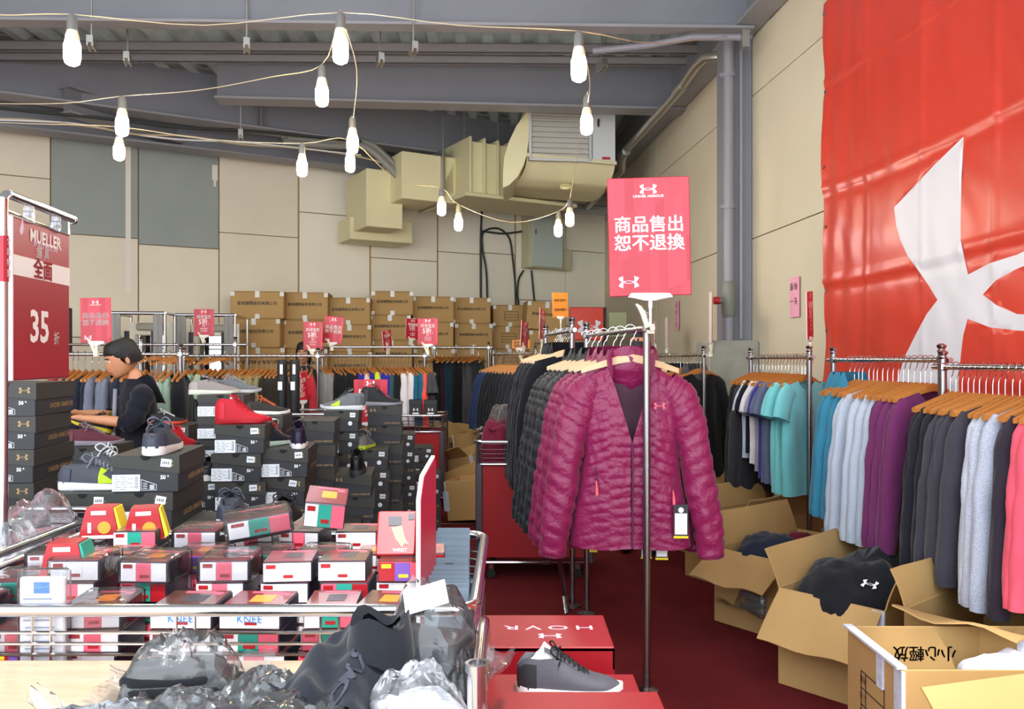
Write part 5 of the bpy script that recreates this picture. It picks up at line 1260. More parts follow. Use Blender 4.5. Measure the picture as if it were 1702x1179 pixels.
# ---------------------------------------------------------------- boxed sports supports in the cart
M_PRED = mat('pack_red', '#97131d', .35, coat=.3); M_PTOP = mat('pack_top', '#58342c', .28, var=.5, vscale=16, coat=.5); M_PTOP2 = mat('pack_top_red', '#6e2226', .28, var=.3, vscale=12, coat=.5)
M_PWH = mat('pack_white', '#e6dede', .4); M_PTEAL = mat('pack_teal', '#1f8a78', .4); M_PPUR = mat('pack_purple', '#6a4a9c', .4); M_PPINK = mat('pack_pink', '#d8566a', .4); M_PORG = mat('pack_orange', '#e08427', .4); M_PDK = mat('pack_dark', '#2c2a38', .4); M_PYEL = mat('pack_yellow', '#d9c02a', .4); M_SKINP = mat('print_skin', '#cf9a72', .5)
RP = random.Random(11)
def pack(loc, rz, w, d, h, label, style, group, top=None, rot=None, film=False, caption=None):
    t = thing('boxed_support', label, 'box', loc, rz, group)
    if rot: t.rotation_euler = rot
    b = MB(); b.bbox((0, 0, h / 2), (w, d, h), .003, 0); b.build('carton', [M_PDK if style != 2 else M_PRED], t)
    b = MB(); b.box((0, 0, h + .0006), (w * .97, d * .97, .001), 0); b.box((w * .05, d * .02, h + .0014), (w * .36, d * .38, .0006), 1); b.box((0, d * .38, h + .0014), (w * .5, d * .08, .0006), 2); b.box((w * .33, d * .3, h + .0014), (w * .16, d * .14, .0006), 2)
    b.build('top_print', [top or (M_PTOP if RP.random() < .6 else M_PTOP2), M_PDK if RP.random() < .6 else M_PORG, M_PPINK], t)
    f = MB(); y = -d / 2 - .0007; pan = [(M_PWH, M_PPINK, M_PWH), (M_PPINK, M_PTEAL, M_PRED), (M_PRED, M_PPUR, M_PPINK), (M_PWH, M_PWH, M_PWH), (M_PWH, M_PTEAL, M_PPINK)][style % 5]
    for k in range(3): f.box(((k - 1) * w * .32, y, h * .5), (w * .315, .001, h * .88), k)
    f.box((-w * .33, y - .001, h * .78), (w * .2, .0006, h * .2), 3); f.box((w * .02, y - .001, h * .3), (w * .2, .0006, h * .16), 3)
    f.build('front_print', list(pan) + [M_PYEL if style == 2 else M_PRED], t)
    if caption:
        txt(t, caption, h * .5, (0, y - .002, h * .5), INK_BLUE if style == 3 else INK_W, .01); 
    if film:
        b = MB(); b.bbox((0, 0, h / 2 + .001), (w + .012, d + .012, h + .014), .006); b.build('film_wrap', FILM2, t)
    return t
ROW = ['near', 'second', 'third', 'far']
for r, (yc, xs, dd) in enumerate(((1.715, (-1.13, -.985, -.84, -.665, -.52, -.375, -.255), .135), (1.865, (-1.11, -.96, -.80, -.64, -.50, -.37, -.245), .12), (2.0, (-1.10, -.93, -.74, -.59, -.45, -.33, -.22), .115), (2.14, (-.96, -.80, -.66, -.53, -.40, -.28), .115))):
    for k, x in enumerate(xs):
        n = (5 if r == 0 else 6) if not (r == 0 and k in (1,)) else 4
        if r == 1 and k == 0: n = 5
        z = .702; hh = [.043, .045, .042, .046][r]
        for i in range(n):
            last = i == n - 1
            w = .118 if not (r == 0 and k in (3, 4)) else .138
            w = min(w, (xs[k + 1] - x if k < len(xs) - 1 else .14) - .004 if k < len(xs) - 1 else w)
            pack((x + RP.uniform(-.006, .006), yc + RP.uniform(-.008, .008), z), RP.uniform(-.06, .06) + (RP.uniform(-.12, .12) if last else 0), w - .012, dd - .012, hh,
                 f'{"top" if last else ORD[n - 1 - i] + " from top"} boxed support in the {ORD[k]} pile of the {ROW[r]} row', RP.choice([0, 0, 3, 3, 3, 1, 2, 4]), 'boxed supports in the cart', film=last and RP.random() < .5,  # mostly white styles: glare on the sunlit fronts put into the print colour
                 caption='KNEE' if (r == 0 and k in (3, 4) and last) else None)
            z += hh + .001
pack((-.63, 2.06, .992), 0, .15, .10, .045, 'dark-sided boxed support tilted on top of the far rows', 4, 'boxed supports in the cart', rot=(.05, -.12, .35), film=True)
pack((-.475, 2.10, 1.012), 0, .10, .085, .07, 'boxed support tipped up on its edge at the far rim', 4, 'boxed supports in the cart', rot=(.35, .12, .15))
# standing package with a hand picture
t = thing('boxed_support', 'red package standing upright with a picture of a hand', 'box', (-.262, 1.865, .977), .05, 'upright packages in the cart'); t.rotation_euler = (-.55, 0, .05)
b = MB(); b.bbox((0, 0, .048), (.088, .03, .105), .003); b.build('carton', M_PRED, t)
b = MB(); b.prism([(-.012, .06), (.012, .064), (.02, .035), (.03, .018), (.02, .022), (.014, .012), (.006, .024), (0, .03)], -.0165, -.0158); b.build('hand_print', M_SKINP, t)
b = MB(); b.box((-.004, -.0162, .075), (.03, .0012, .022)); b.box((.033, -.0162, .085), (.014, .0012, .014)); b.build('wrist_print', [M_PDK], t); txt(t, 'WRIST', .011, (.01, -.017, .006), INK_W, .01)
# two trapezoid packages and blister packs
for i, (x, y, rz, lab) in enumerate(((-1.07, 2.16, .15, 'red tape package with orange picture at the far corner'), (-.955, 2.15, .3, 'red tape package with orange picture beside another'), (-1.0, 1.86, .1, 'red and green package with a teal round picture'))):
    t = thing('tape_package', lab, 'box', (x, y, .955 if i < 2 else .93), rz, 'tape packages')
    b = MB(); b.prism([(-.05, 0), (.05, 0), (.034, .082), (-.03, .082)], -.03, .03); b.build('carton', M_PRED, t)
    b = MB(); b.prism([(.052, .002), (.06, .01), (.04, .08), (.036, .08)], -.03, .03); b.build('side_sheet', M_PYEL if i < 2 else M_PTEAL, t)
    b = MB(); b.lathe([(0, 0), (.016, 0), (.016, .001), (0, .001)], 16, M=Matrix.Translation((.014, -.031, .03)) @ Matrix.Rotation(pi / 2, 4, 'X')); b.build('round_print', M_PORG if i < 2 else M_PTEAL, t)
    b = MB(); b.box((0, -.0308, .068), (.036, .001, .010)); b.box((-.022, -.0308, .03), (.008, .001, .026)); b.box((0, -.0308, .006), (.08, .001, .008)); b.build('front_print', M_PWH, t)
t = thing('support_card_pack', 'white instruction card pack with blue heading stood against the near rim', 'box', (-.925, 1.632, .80), .03)
b = MB(); b.bbox((0, 0, .095), (.088, .012, .19), .003); b.build('card', M_PWH, t)
b = MB(); b.box((.0, -.0072, .17), (.03, .001, .022)); b.build('heading_print', INK_BLUE, t)
b = MB()
for k in range(9): b.box((-.008 + .004 * (k % 3), -.0072, .148 - .014 * k), (.056, .0008, .0028))
for k in range(10): b.box((-.005 + .0042 * k, -.0072, .02), (.002, .0008, .014))
b.build('text_print', mat('fine_print', '#8b93a8', .6), t); 
b = MB(); b.bbox((0, .004, .1), (.096, .03, .21), .006); b.build('film_sleeve', FILM2, t)
b = MB(); b.box((0, 0, 0), (.3, .003, .0)) if 0 else None
# grey hang cards
b = MB(); b.bbox((0, 0, .11), (.09, .0022, .22), .002); me_card = b.mesh('card', mat('card_greyblue', '#4f5c69', .5, var=.12, vscale=9))
b = MB(); b.bbox((0, 0, 0), (.022, .0032, .007), .002); me_hole = b.mesh('hang_hole', DARK)
for i in range(19):
    y = 1.665 + .033 * i; x = -.134 - .0016 * i
    o = tag(link('packaging_card', me_card, None, (x + RP.uniform(-.002, .002), y, .735 + RP.uniform(-.004, .004)), (-.16, 0, RP.uniform(-.03, .03))), f'{ORD[i]} grey-blue hanging card counted from the near rim', 'card', 'grey-blue hanging cards')
    link('hang_hole', me_hole, o, (0, 0, .205))
# edge-on board in the cart
t = thing('price_sign', 'white-edged red sign standing edgewise beside the grey-blue cards', 'sign', (-.193, 1.70, .80), math.radians(86), 'signs in the cart'); t.rotation_euler = (0, math.radians(0), math.radians(86)); 
b = MB(); b.prism([(0, 0), (.20, 0), (.20, .385), (.185, .40), (.04, .375), (.0, .33)], -.004, .004); b.build('board', M_SEDGE, t)
b = MB(); b.prism([(.006, .004), (.196, .004), (.196, .383), (.183, .396), (.042, .371), (.006, .33)], -.0052, -.0042); b.build('front_print', M_SPLAIN, t)
b = MB(); b.prism([(.006, .004), (.196, .004), (.196, .383), (.183, .396), (.042, .371), (.006, .33)], .0042, .0052); b.build('back_print', M_SPLAIN, t)

# ---------------------------------------------------------------- wooden shelf in front and bags on it
M_TABLE = mat('pale_wood', '#b39a7e', .4, bump=.03, bscale=30, var=.09, vscale=7, stretch=(1.2, 14, 8), coat=.2)
t = thing('display_table', 'pale wooden table board in front of the chrome cart', 'table', (-.72, 1.2, 0))
b = MB(); b.bbox((0, 0, .828), (1.34, .78, .026), .004); b.build('table_top', M_TABLE, t)
for sx in (-1, 1):
    for sy in (-1, 1):
        b = MB(); b.box((sx * .62, sy * .34, .41), (.04, .04, .82)); b.build('leg', STEEL, t)
b = MB(); b.tube(sm([(.667, .37, .845), (.667, .37, .90), (.667, .33, .93), (.667, .1, .93)]), .0115, 10); b.build('side_rail', CHROME, t, True)
b = MB(); b.tube([(.667, .06, .70), (.667, .06, .955)], .016, 14, caps=False); b.lathe([(.016, .945), (.019, .945), (.019, .957), (.013, .957), (.013, .93), (0, .93)], 14, M=Matrix.Translation((.667, .06, 0))); b.build('socket_post', CHROME, t, True)
b = MB(); b.tube([(.667, .09, .86), (.667, .37, .86)], .006, 8); b.tube([(.667, .09, .895), (.667, .37, .895)], .004, 8); b.build('side_wires', CHROME, t, True)

def pillow(b, rx_, ry, rz_, seed, edge=.3, N=34, M_=26, wr=1.):
    """rectangular poly bag: bulging middle, flat crinkled edges"""
    def f(u, v, top):
        x, y = 2 * u - 1, 2 * v - 1
        n1 = noise.noise((x * 1.7 + seed, y * 1.7, 1)); n2 = 1 - 2 * abs(noise.noise((x * 3.1 + seed, y * 3.1 - seed, 4))); n3 = 1 - 2 * abs(noise.noise((x * 6.5 + y * 2 + seed, y * 6 - x, 7)))
        k = max(0, 1 - abs(x / (1 - edge)) ** 3) ** .5 * max(0, 1 - abs(y / (1 - edge)) ** 3) ** .5 if abs(x) < 1 - edge and abs(y) < 1 - edge else 0
        e = max(0, (max(abs(x), abs(y)) - (1 - edge)) / edge)
        z = rz_ * (1.15 * k * (1 + .22 * n1 + .10 * n2) * (1 if top else 0)) + wr * (.010 * n2 + .004 * n3) * (1 if top else .2) * (.4 + k) + e * (.022 * n1 + .012 * n2 + .012)
        px = x * rx_ * (1 + .07 * noise.noise((y * 2 + seed, 5, 5)) + .10 * e * abs(y)); py = y * ry * (1 + .09 * noise.noise((x * 2, seed, 8)) + .10 * e * abs(x))
        return (px, py, max(.001, z + (.004 if top else 0)))
    b.grid(lambda u, v: f(u, v, True), N, M_); b.grid(lambda u, v: f(u, v, False), N, M_)
    return b
def bag(loc, rx_, ry, rz_, seed, col, label, group, rz=0., film=None, flap=.5, inner=.8, label_card=False, tip=None):
    t = thing('bagged_garment', label, 'bag', (loc[0], loc[1], loc[2] + .001), rz, group)
    b = MB(); rings = []
    g_ = MB(); hz = rz_ * .62 * inner / .8; nl = 3
    for k in range(nl):              # folded layers lying on each other
        rings = []; z0 = .004 + hz * k / nl; th = hz / nl * .96
        sx_, sy_ = rx_ * (.80 - .05 * k), ry * (.80 - .04 * k); ox, oy = .012 * sin(seed + k * 2), .008 * cos(seed * 2 + k)
        for q, gr in ((0, .94), (.25, 1.0), (.75, 1.0), (1, .95), (1.06, .6), (1.05, .2)):
            ring = []
            for i in range(40):
                a = 2 * pi * i / 40; dx, dy = cos(a), sin(a); px = abs(dx) ** .45 * (1 if dx > 0 else -1); py = abs(dy) ** .45 * (1 if dy > 0 else -1)
                n = 1 + .05 * noise.noise((dx * 3 + seed, dy * 3, k)) + .025 * noise.noise((dx * 9, dy * 9 + seed, k))
                ring.append((px * sx_ * gr * n + ox, py * sy_ * gr * n + oy, z0 + th * q * (1 + .35 * noise.noise((px * 1.8 * gr + seed, py * 1.8 * gr, k * 3.))) ))
            rings.append(ring)
        g_.loft(rings, True, True)
    g_.build('folded_garment', fabric(col), t, 50)
    b = pillow(MB(), rx_ * 1.12, ry * 1.15, rz_, seed)
    b.build('clear_bag', film or FILM, t, 18, fix=False)
    if tip:
        b = MB(); tp = Vector(tip)
        b.grid(lambda u, v: Vector((0, 0, 0)).lerp(tp, v) + Vector((-(tp.y), tp.x, 0)).normalized() * (u - .5) * ry * (1.3 - .9 * v) + Vector((0, 0, .012 * sin(u * 14 + v * 5 + seed) + .01 * noise.noise((u * 6, v * 6, seed)))), 14, 10)
        b.build('bag_flap', film or FILM, t, 12)
    if label_card:
        b = MB(); b.bbox((0, 0, 0), (.075, .055, .002), .001); c = b.build('label_card', M_LBL, t); c.matrix_local = Matrix.Translation((.01, -ry * .42, rz_ * 1.2 + .012)) @ Matrix.Rotation(.6, 4, 'X') @ Matrix.Rotation(.5, 4, 'Z')
        b = MB()
        for k in range(6): b.box((.022 + .0, .018 - .0, .0015), (.001, .001, .0003)) if k == 0 else b.box((-.01, .015 - k * .006, .0015), (.04, .0012, .0004))
        b.build('label_print', mat('fine_print', ''), c) if 0 else b.build('label_print', MATS['fine_print'], c)
    return t
GB = 'bagged garments on the wooden table'
bag((-.565, 1.42, .842), .115, .08, .075, 1, '#15161b', 'flat bag with a black garment lying on bare wood', GB, .15, tip=(-.02, .04, .10))
bag((-.41, 1.36, .842), .075, .08, .035, 4, '#3a4046', 'bag with grey-green items between two black garments', GB, -.4)
bag((-.62, 1.24, .842), .13, .07, .03, 7, '#a8adb5', 'mostly clear bag at the bottom edge beside the wood', GB, .3, FILM2, .8, .55, tip=(-.1, .05, .07))
bag((-.32, 1.22, .842), .12, .09, .045, 9, '#3d4146', 'crumpled clear bag with grey items at the bottom edge', GB, .1, FILM, .7, .7)
bag((-.145, 1.45, .85), .10, .085, .125, 12, '#1d1e25', 'dark bagged garment with a white label card', GB, -.35, FILM, .9, .8, True, tip=(.11, .03, .055))
bag((-.145, 1.27, .842), .09, .085, .07, 15, '#e2e2e8', 'crumpled bag of white film near the socket post', GB, .5, FILM, .8, .75)
bag((-.085, 1.40, .842), .035, .10, .05, 18, '#111216', 'shiny black bagged garment squeezed against the side rail', GB, .1, FILM2, .2, .9)
bag((-.50, 1.28, .842), .09, .07, .035, 21, '#3a3d45', 'bag with charcoal garment below the flat black one', GB, -.2, FILM, .6, .8)
# unbagged black shirt with tonal letters
t = thing('black_shirt', 'unbagged black shirt with tonal letters draped over the bags', 'shirt', (-.285, 1.34, .86), -.25)
b = MB()
def shirt_f(u, v):
    x = (u - .5) * .20 * (1 + .15 * sin(v * 5)); y = (v - .5) * .20
    z = .075 * (1 - (2 * u - 1) ** 2 * .9) * (.5 + .5 * v) + .014 * sin(u * 17 + v * 6) * (1 - v * .5) + .02 * noise.noise((u * 4, v * 4, 2)) + .03 * v
    return (x, y, z)
b.grid(shirt_f, 36, 30); b.grid(lambda u, v: Vector(shirt_f(u, v)) + Vector((0, 0, -.012)), 36, 30)
b.build('cloth', fabric('#1d2028'), t, 80)
b = MB(); b.loft([[(.05 + .05 * cos(a) * k_, .06 + .045 * sin(a) * k_, .115 + z_ + .012 * sin(3 * a)) for a in [2 * pi * i / 20 for i in range(20)]] for k_, z_ in ((.7, .0), (1, .012), (1.1, -.02), (1.2, -.06))], True, False); b.build('collar', fabric('#1a1c22'), t, 80)
tt = text_mesh('ARMO', mat('tonal_ink', '#343844', .5), .03)
o = link('lettering', tt.copy(), t)
for v in o.data.vertices:
    u_ = .5 + (v.co.x * .034) / .2 * 0 + (.035 - v.co.y * .034) / .2; w_ = .42 - v.co.x * .05 / .2 * 1.0
    p = shirt_f(min(.95, max(.05, u_)), min(.98, max(.02, w_))); v.co = (p[0], p[1], p[2] + .004)
# bags in the neighbouring cart and others
GL = 'bagged clothes in the neighbouring cart'
for i, (x, y, z, c, lab) in enumerate(((-1.37, 2.20, .81, '#b9b5b8', 'pale bagged garment just inside the neighbouring cart rail'), (-1.40, 2.46, .81, '#a06a72', 'bag with a dull red garment beside the cart corner'), (-1.63, 2.5, .82, '#8e8d92', 'tall clear bag of grey clothes beside the sign pole'), (-1.52, 2.3, .82, '#d9d6d8', 'tall clear bag of white clothes under the hanging price sign'))):
    bag((x, y, z), .13, .12, .15 if i < 2 else .22, 30 + i * 3, c, lab, GL, .3 * i, FILM, .7, .75)
heap('maroon_clothes', 'maroon garment heaped on the cart behind the jackets', 'clothes', (-.09, 5.55, .74), .13, .15, .26, fabric('#6a1830'), 8)
bag((-.05, 5.6, .93), .13, .12, .13, 44, '#b7b0ab', 'clear bag lying over the maroon garment', 'bags on the cart behind the jackets', .4, FILM, .9, .5, tip=(.05, .02, .1))
for i, (x, y, z, c, lab) in enumerate(((1.45, 5.32, .22, '#44433f', 'film-wrapped dark goods in the carton below the aqua tees'), (1.72, 5.5, .24, '#5c5a55', 'film-wrapped grey goods against the carton flap'), (1.42, 6.25, .22, '#5a5954', 'film-wrapped goods in the farther carton'), (1.66, 6.4, .22, '#6d6a63', 'pale film-wrapped goods in the farther carton'), (1.34, 4.36, .10, '#7a756c', 'film bag poking out between two cartons'))):
    bag((x, y, z), .17, .14, .16, 60 + i * 4, c, lab, 'film-wrapped goods in open cartons', .5, FILM, .8, .8)
bag((1.33, 1.97, .40), .16, .13, .08, 81, '#e0a9b4', 'pinkish bagged garment in the bottom corner carton', 'bags in the bottom corner carton', .2, FILM, .8, .75)
bag((1.50, 2.05, .41), .12, .08, .06, 84, '#4a3a40', 'dark bagged garment in the bottom corner carton', 'bags in the bottom corner carton', .5, FILM, .8, .8)

# ---------------------------------------------------------------- fitting booths behind the racks
M_DRAPE = mat('grey_drape', '#a9a8a4', .6, var=.08, vscale=6); M_MIRROR = mat('mirror', '#f2f2f2', .03, 1.)
def booth(px, Y, wd, zt, label):
    t = thing('fitting_booth', label, 'fitting booth', (P(px, 590, Y).x, Y, 0), .12)
    b = MB()
    b.tube([(-wd / 2, 0, zt), (wd / 2, 0, zt)], .02, 10); b.build('front_rail', CHROME, t, True)
    for sx in (-1, 1):
        for yy in (0, .7):
            b = MB(); b.tube([(sx * wd / 2, yy, 0), (sx * wd / 2, yy, zt)], .016, 10); b.build('post', CHROME, t, True)
        b = MB(); b.tube([(sx * wd / 2, 0, zt), (sx * wd / 2, .7, zt)], .016, 8); b.build('side_rail', CHROME, t, True)
        b = MB(); b.grid(lambda u, v: (sx * (wd / 2 - .02 - .10 * u) + .0, -.015 + .02 * sin(u * 22) * (.4 + .6 * v), zt - .01 - v * (zt - .35)), 16, 12); b.grid(lambda u, v: (sx * (wd / 2 - .02 - .10 * u), -.005 + .02 * sin(u * 22) * (.4 + .6 * v), zt - .01 - v * (zt - .35)), 16, 12); b.build('drape', M_DRAPE, t, True)
        b = MB(); b.box((sx * (wd / 2 - .15), .1, zt * .45), (.05, .02, zt * .9)); b.build('dark_edge', DARK, t)
    b = MB(); b.bbox((0, .5, zt * .48), (wd * .84, .03, zt * .96), .004); b.build('back_panel', M_PANEL2, t)
    b = MB(); b.bbox((0, .46, zt - .13), (wd * .52, .06, .085), .015); b.build('wall_box', mat('warm_grey_box', '#aca794', .5), t)
    b = MB(); b.box((0, .478, zt - .56), (wd * .54, .012, .66)); b.build('mirror', M_MIRROR, t)
    b = MB(); 
    for sx in (-1, 1): b.box((sx * wd * .28, .474, zt - .56), (.015, .02, .68))
    b.box((0, .474, zt - .22), (wd * .58, .02, .015)); b.build('mirror_frame', mat('mirror_frame', '#c9c2ae', .5), t)
booth(228, 9.0, .58, 1.92, 'silver framed fitting booth with grey drapes behind the boy')
booth(341, 9.4, .66, 1.92, 'silver framed fitting booth with grey drapes beside the cartons')
t = thing('black_screen', 'tall black panel standing behind the red signs at the wall', 'screen', (P(106, 590, 8.9).x, 8.9, 0), .1)
b = MB(); b.bbox((0, 0, 1.72), (.16, .05, .5), .008); b.build('panel', DARK, t); b = MB(); b.box((0, 0, .74), (.05, .04, 1.48)); b.box((0, 0, .01), (.3, .3, .02)); b.build('stand', DARK, t)
t = thing('red_display_board', 'red cloth display board with white emblem behind the coats', 'sign', P(975, 560, 10.4) * Vector((1, 1, 0)), .1) if 0 else thing('red_display_board', 'red cloth display board with white emblem behind the coats', 'sign', (P(975, 560, 10.4).x, 10.4, 0), .1)
zz = P(975, 512, 10.4).z
b = MB(); b.bbox((0, 0, zz - .2), (.44, .03, .42), .012); b.build('board', M_BANNER, t); emblem(t, .3, (.03, -.017, zz - .24), M_BANW)
b = MB(); b.bbox((.235, .01, zz - .22), (.03, .05, .46), .004); b.build('edge_frame', DARK, t)
for sx in (-.2, .22):
    b = MB(); b.box((sx, .02, (zz - .4) / 2), (.03, .03, zz - .4)); b.build('leg', DARK, t)

# ---------------------------------------------------------------- people
def skin_mesh(name, nodes, edges, m, sub=2, extra=None, parent=None):
    me = bpy.data.meshes.new(name); me.from_pydata([n[0] for n in nodes], edges, [])
    o = bpy.data.objects.new(name, me); COL.objects.link(o)
    md = o.modifiers.new('skin', 'SKIN'); md.use_smooth_shade = True; md.branch_smoothing = .4
    for i, n in enumerate(nodes):
        r = n[1]; me.skin_vertices[0].data[i].radius = (r, r) if isinstance(r, (int, float)) else r
        me.skin_vertices[0].data[i].use_root = i == 0
    s = o.modifiers.new('sub', 'SUBSURF'); s.levels = sub
    bpy.context.view_layer.update()
    me2 = bpy.data.meshes.new_from_object(o.evaluated_get(bpy.context.evaluated_depsgraph_get()))
    bpy.data.objects.remove(o)
    if extra:
        bm = bmesh.new(); bm.from_mesh(me2)
        for e in extra: bm.from_mesh(e)
        bm.to_mesh(me2); bm.free()
    me2.materials.clear(); me2.materials.append(m)
    me2.polygons.foreach_set('use_smooth', [True] * len(me2.polygons))
    return link(name, me2, parent)
SKIN = mat('skin', '#c58a66', .5, var=.05, vscale=20); HAIR = mat('hair', '#0f0d0e', .55, bump=.6, bscale=90); EYE = mat('eye_white', '#e9e4de', .3); IRIS = mat('iris', '#17100d', .2); LIPS = mat('lips', '#a4614f', .5)
def head_mesh(S):
    """head about .21 high, face towards -y, chin at z=0"""
    b = MB(); rings = []; N = 36
    tab = [(0, .020, .022, -.050), (.008, .034, .040, -.040), (.03, .050, .066, -.022), (.06, .062, .086, -.008), (.09, .069, .094, 0), (.115, .073, .098, .003), (.14, .074, .100, .004), (.165, .068, .094, .006), (.185, .054, .076, .008), (.2, .034, .05, .01), (.21, .008, .012, .01)]
    for z, wx, wy, oy in tab:
        ring = []
        for k in range(N):
            a = 2 * pi * k / N; x, y = wx * sin(a), -wy * cos(a) + oy
            f = max(0, cos(a)) ** 14
            if .04 < z < .1: y -= f * .020 * sin(pi * (z - .04) / .075) ** 1 * (1 if z < .1 else .4)
            if .095 < z < .12: y += .008 * max(0, 1 - abs(abs(sin(a)) - .36) / .2) * (cos(a) > 0)
            if .02 < z < .045: y -= f * .006
            ring.append((x * S, y * S, z * S))
        rings.append(ring)
    b.loft(rings, True, True)
    for s in (-1, 1):
        b.loft([[(s * (.070 + .006 * i) * S, (.012 + (.016 - .004 * i) * cos(a)) * S, (.09 + (.030 - .006 * i) * sin(a)) * S) for a in [2 * pi * k / 10 for k in range(10)]] for i in range(3)])
    return b
def person(label, loc, rz, height, shirt, trousers, shoes_c, arms, tilt=0., hood=False, sleeve='elbow', long_hair=False):
    t = thing('person', label, 'person', loc, rz); k = height / 1.52
    J = lambda x, y, z: (x * k, y * k, z * k)
    hy, hz = -.035 - .03 * tilt, 1.305
    nodes = [(J(0, 0, .80), .10 * k), (J(0, .01, .95), .10 * k), (J(0, .01, 1.12), .11 * k), (J(0, .01, 1.235), .06 * k), (J(0, -.005, 1.30), .045 * k), (J(0, hy + .02, 1.35), .045 * k)]
    edges = [(0, 1), (1, 2), (2, 3), (3, 4), (4, 5)]
    def add(par, p, r):
        nodes.append((J(*p), r * k)); edges.append((par, len(nodes) - 1)); return len(nodes) - 1
    hands = []
    for s in (-1, 1):
        sh = add(3, (s * .125, .01, 1.165), .036)
        e_, h_ = arms[0 if s < 0 else 1]
        el = add(sh, e_, .040); 
        mid = tuple((a + c) / 2 for a, c in zip(e_, h_)); fm = add(el, mid, .034); wr = add(fm, h_, .024)
        d = (Vector(h_) - Vector(e_)).normalized(); pm = Vector(h_) + d * .045; pl = add(wr, tuple(pm), (.028) )
        side = d.cross(Vector((0, 0, 1))).normalized() if abs(d.z) < .9 else Vector((0, 1, 0)); dn = d.cross(side).normalized(); dn = dn if dn.z < 0 else -dn
        for f in range(4):
            o_ = side * (.022 - .0145 * f); ln = (.036, .042, .039, .030)[f]
            a_ = add(pl, tuple(pm + o_ + d * .028), .0088); b_ = add(a_, tuple(pm + o_ + d * (.028 + ln * .7) + dn * .012), .008); add(b_, tuple(pm + o_ + d * (.028 + ln * 1.0) + dn * .036), .007)
        th = add(wr, tuple(Vector(h_) + d * .02 + side * .026 + dn * .008), .0095); add(th, tuple(Vector(h_) + d * .055 + side * .040 + dn * .018), .008)
        hp = add(0, (s * .085, 0, .76), .085); kn = add(hp, (s * .09, -.01, .42), .055); an = add(kn, (s * .09, .01, .07), .035); add(an, (s * .095, -.12, .03), .03)
    hd = head_mesh(k * .98); M = Matrix.Translation(J(0, hy, hz)) @ Matrix.Rotation(tilt, 4, 'X')
    hm = MB(); hm.add(hd.v, hd.f, 0, M)
    body = skin_mesh('body', nodes, edges, SKIN, 1, [hm.mesh('head', SKIN, True)], t)
    for s in (-1, 1):
        b = MB(); b.lathe([(0, -.011), (.008, -.008), (.011, 0), (.008, .008), (0, .011)], 10); o = b.build('eye', EYE, t, True); o.matrix_local = M @ Matrix.Translation((s * .028 * k, -.083 * k, .105 * k)) @ Matrix.Diagonal((1.1 * k, .6 * k, .62 * k, 1))
        b = MB(); b.lathe([(0, -.005), (.005, 0), (0, .005)], 8); q = b.build('iris', IRIS, o, True); q.location = (0, -.009, 0); q.scale = (1, .8, 1.2)
        b = MB(); b.tube([(s * .014, -.094, .124), (s * .03, -.093, .129), (s * .046, -.082, .125)], [.002, .0032, .0015], 6); o = b.build('eyebrow', HAIR, t, True); o.matrix_local = M @ Matrix.Scale(k, 4)
    b = MB(); b.tube(sm([(-.021, -.083, .040), (-.008, -.094, .043), (0, -.096, .041), (.008, -.094, .043), (.021, -.083, .040)]), .0045, 8); o = b.build('mouth', LIPS, t, True); o.matrix_local = M @ Matrix.Scale(k, 4)
    # hair cap with tufts
    b = MB(); rings = []
    for i in range(11):
        q = i / 10; ring = []
        for j in range(40):
            a = 2 * pi * j / 40; front = max(0, cos(a))
            low = .138 - .075 * (1 - front ** .4) if not long_hair else .15 - .17 * (1 - front ** .35)
            low += .012 * noise.noise((a * 5, 1, 1)); z = low + (.222 - low) * sin(q * pi / 2) + .008 * noise.noise((sin(a) * 9, cos(a) * 9, q * 6))
            rr = cos(q * pi / 2) ** .5 * (1.02 if long_hair else .90 + .10 * min(1, q * 5))
            ring.append(((.080 + .006 * noise.noise((sin(a) * 7, cos(a) * 7, q * 4))) * sin(a) * rr, -(.107 + .006 * noise.noise((sin(a) * 8, 3, q * 5))) * cos(a) * rr + .008, z))
        rings.append(ring)
    b.loft(rings, True, True); o = b.build('hair', HAIR, t, 60); o.matrix_local = M @ Matrix.Scale(k, 4)
    # clothing
    b = MB(); rings = []
    for i in range(33):
        z = .69 + .59 * i / 32; T = [(.69, .160, .122), (.80, .158, .12), (.95, .150, .114), (1.08, .166, .114), (1.16, .170, .104), (1.205, .145, .09), (1.24, .098, .076), (1.28, .066, .066)]
        for (z0, a0, c0), (z1, a1, c1) in zip(T, T[1:]):
            if z <= z1 + 1e-6: q = (z - z0) / (z1 - z0); wx, wy = a0 + (a1 - a0) * q, c0 + (c1 - c0) * q; break
        ring = []
        for j in range(36):
            a = 2 * pi * j / 36; n = 1 + .05 * noise.noise((cos(a) * 2, sin(a) * 2, z * 9)) + .03 * noise.noise((cos(a) * 4, sin(a) * 4 + 3, z * 16))
            ring.append((wx * n * cos(a) * k, (wy * n * sin(a) + .008) * k, z * k))
        rings.append(ring)
    b.loft(rings, True, False)
    for s in (-1, 1):
        e_, h_ = arms[0 if s < 0 else 1]; S0 = Vector((s * .10, .01, 1.20)); S1 = Vector((s * .155, .01, 1.175)); E = Vector(e_); W = Vector(h_); q = .92 if sleeve == 'full' else .25
        pts_ = [S0, S1, S1.lerp(E, .5), S1.lerp(E, .9), E.lerp(W, .1), E.lerp(W, q * .6), E.lerp(W, q)]
        sp = [p * k for p in sm(pts_, 4)]; b.tube(sp, [r_ * k * (1 + .08 * sin(i * 1.9)) for i, r_ in enumerate([(.05 + (.068 - .05) * min(1, i / 4)) - .022 * max(0, (i - 4) / (len(sp) - 5)) for i in range(len(sp))])], 14, caps=False)
    b.build('hoodie' if hood else 'top', fabric(shirt), t, 80)
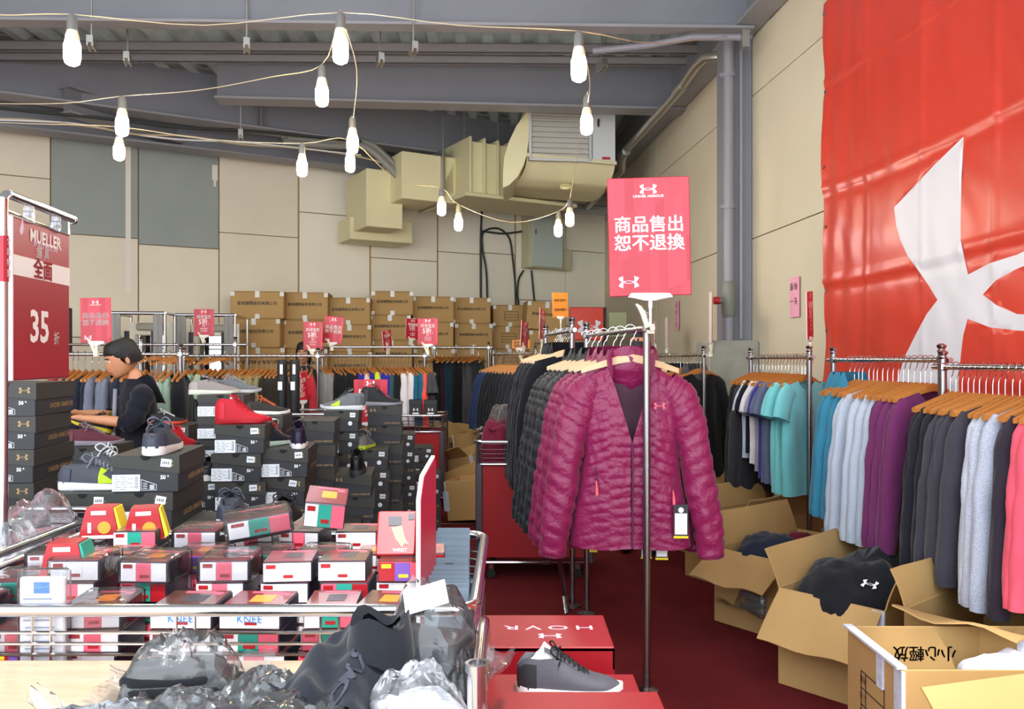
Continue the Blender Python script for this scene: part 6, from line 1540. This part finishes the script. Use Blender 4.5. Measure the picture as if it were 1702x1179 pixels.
    tn = [(J(0, 0, .80), (.15 * k, .12 * k))]; te = []
    for s in (-1, 1):
        i0 = len(tn); tn += [(J(s * .088, 0, .70), .095 * k), (J(s * .092, -.01, .42), .075 * k), (J(s * .092, .005, .09), .058 * k)]; te += [(0, i0), (i0, i0 + 1), (i0 + 1, i0 + 2)]
    skin_mesh('trousers', tn, te, fabric(trousers), 2, None, t)
    for s in (-1, 1):
        sn = [(J(s * .093, .035, .045), .042 * k), (J(s * .094, -.03, .045), .045 * k), (J(s * .096, -.13, .032), .034 * k), (J(s * .096, -.17, .03), .022 * k)]
        skin_mesh('shoe', sn, [(0, 1), (1, 2), (2, 3)], smat(shoes_c), 2, None, t)
    if hood:
        b = MB(); rings = []
        for i in range(9):
            q = i / 8; ring = []
            for j in range(18):
                a = 2 * pi * j / 18; w_ = .10 * (1 - .55 * q ** 2)
                ring.append(((w_ + .006 * noise.noise((a, q * 4, 1))) * cos(a), .045 + .085 * q + .062 * (1 - .3 * q) * sin(a), 1.285 - .15 * q + .02 * cos(2 * a)))
            rings.append(ring)
        b.loft(rings, True, True); o = b.build('hood', fabric(shirt), t, 80); o.scale = (k, k, k)
    return t, k
q = P(226, 597, 5.2)
boy, kb = person('boy in a dark hooded sweatshirt reaching down to a shoe', (q.x, 5.2, 0), math.radians(-56), 1.54, '#191a24', '#2a2b30', '#2c2c30', [((-.235, -.07, 1.035), (-.12, -.30, 1.07)), ((.225, -.06, 1.02), (.09, -.29, 1.05))], .30, True)
b = MB(); b.grid(lambda u, v: ((u - .5) * .10 * (.6 + .6 * v), -.118 - .012 * cos((u - .5) * 3) - .012 * v, 1.235 - .30 * v), 8, 12); b.grid(lambda u, v: ((u - .5) * .10 * (.6 + .6 * v), -.112 - .012 * cos((u - .5) * 3) - .012 * v, 1.235 - .30 * v), 8, 12); b.build('grey_shirt_front', fabric('#8e8f9a'), boy, True)
txt(boy, 'P', .15, (-.115, -.128, 1.02), mat('yellow_felt', '#cdb34a', .8), .06, Matrix.Rotation(-.6, 4, 'Z') @ FRONT)
shoe(P(150, 712, 5.0), 3.5, '#17171a', '#c8b62c', '#1b1b1f', '#1d1d20', 'black shoe with a yellow sole held by the boy', .02, .85, pitch=-.3)
q = P(1062, 597, 6.0)
person('person in black standing behind the magenta jackets seen from behind', (q.x, 6.0, 0), math.radians(165), 1.62, '#15151a', '#17171c', '#121214', [((-.21, .0, .98), (-.2, -.12, .8)), ((.21, .0, .98), (.2, -.12, .8))], .1, False, 'full', True)
q = P(506, 597, 9.1)
person('person half hidden behind the racks showing only hair and brow', (q.x, 9.1, 0), .05, 1.60, '#34343a', '#22242c', '#202022', [((-.21, .0, .98), (-.2, -.1, .78)), ((.21, .0, .98), (.2, -.1, .78))], .05, False, 'full', True)
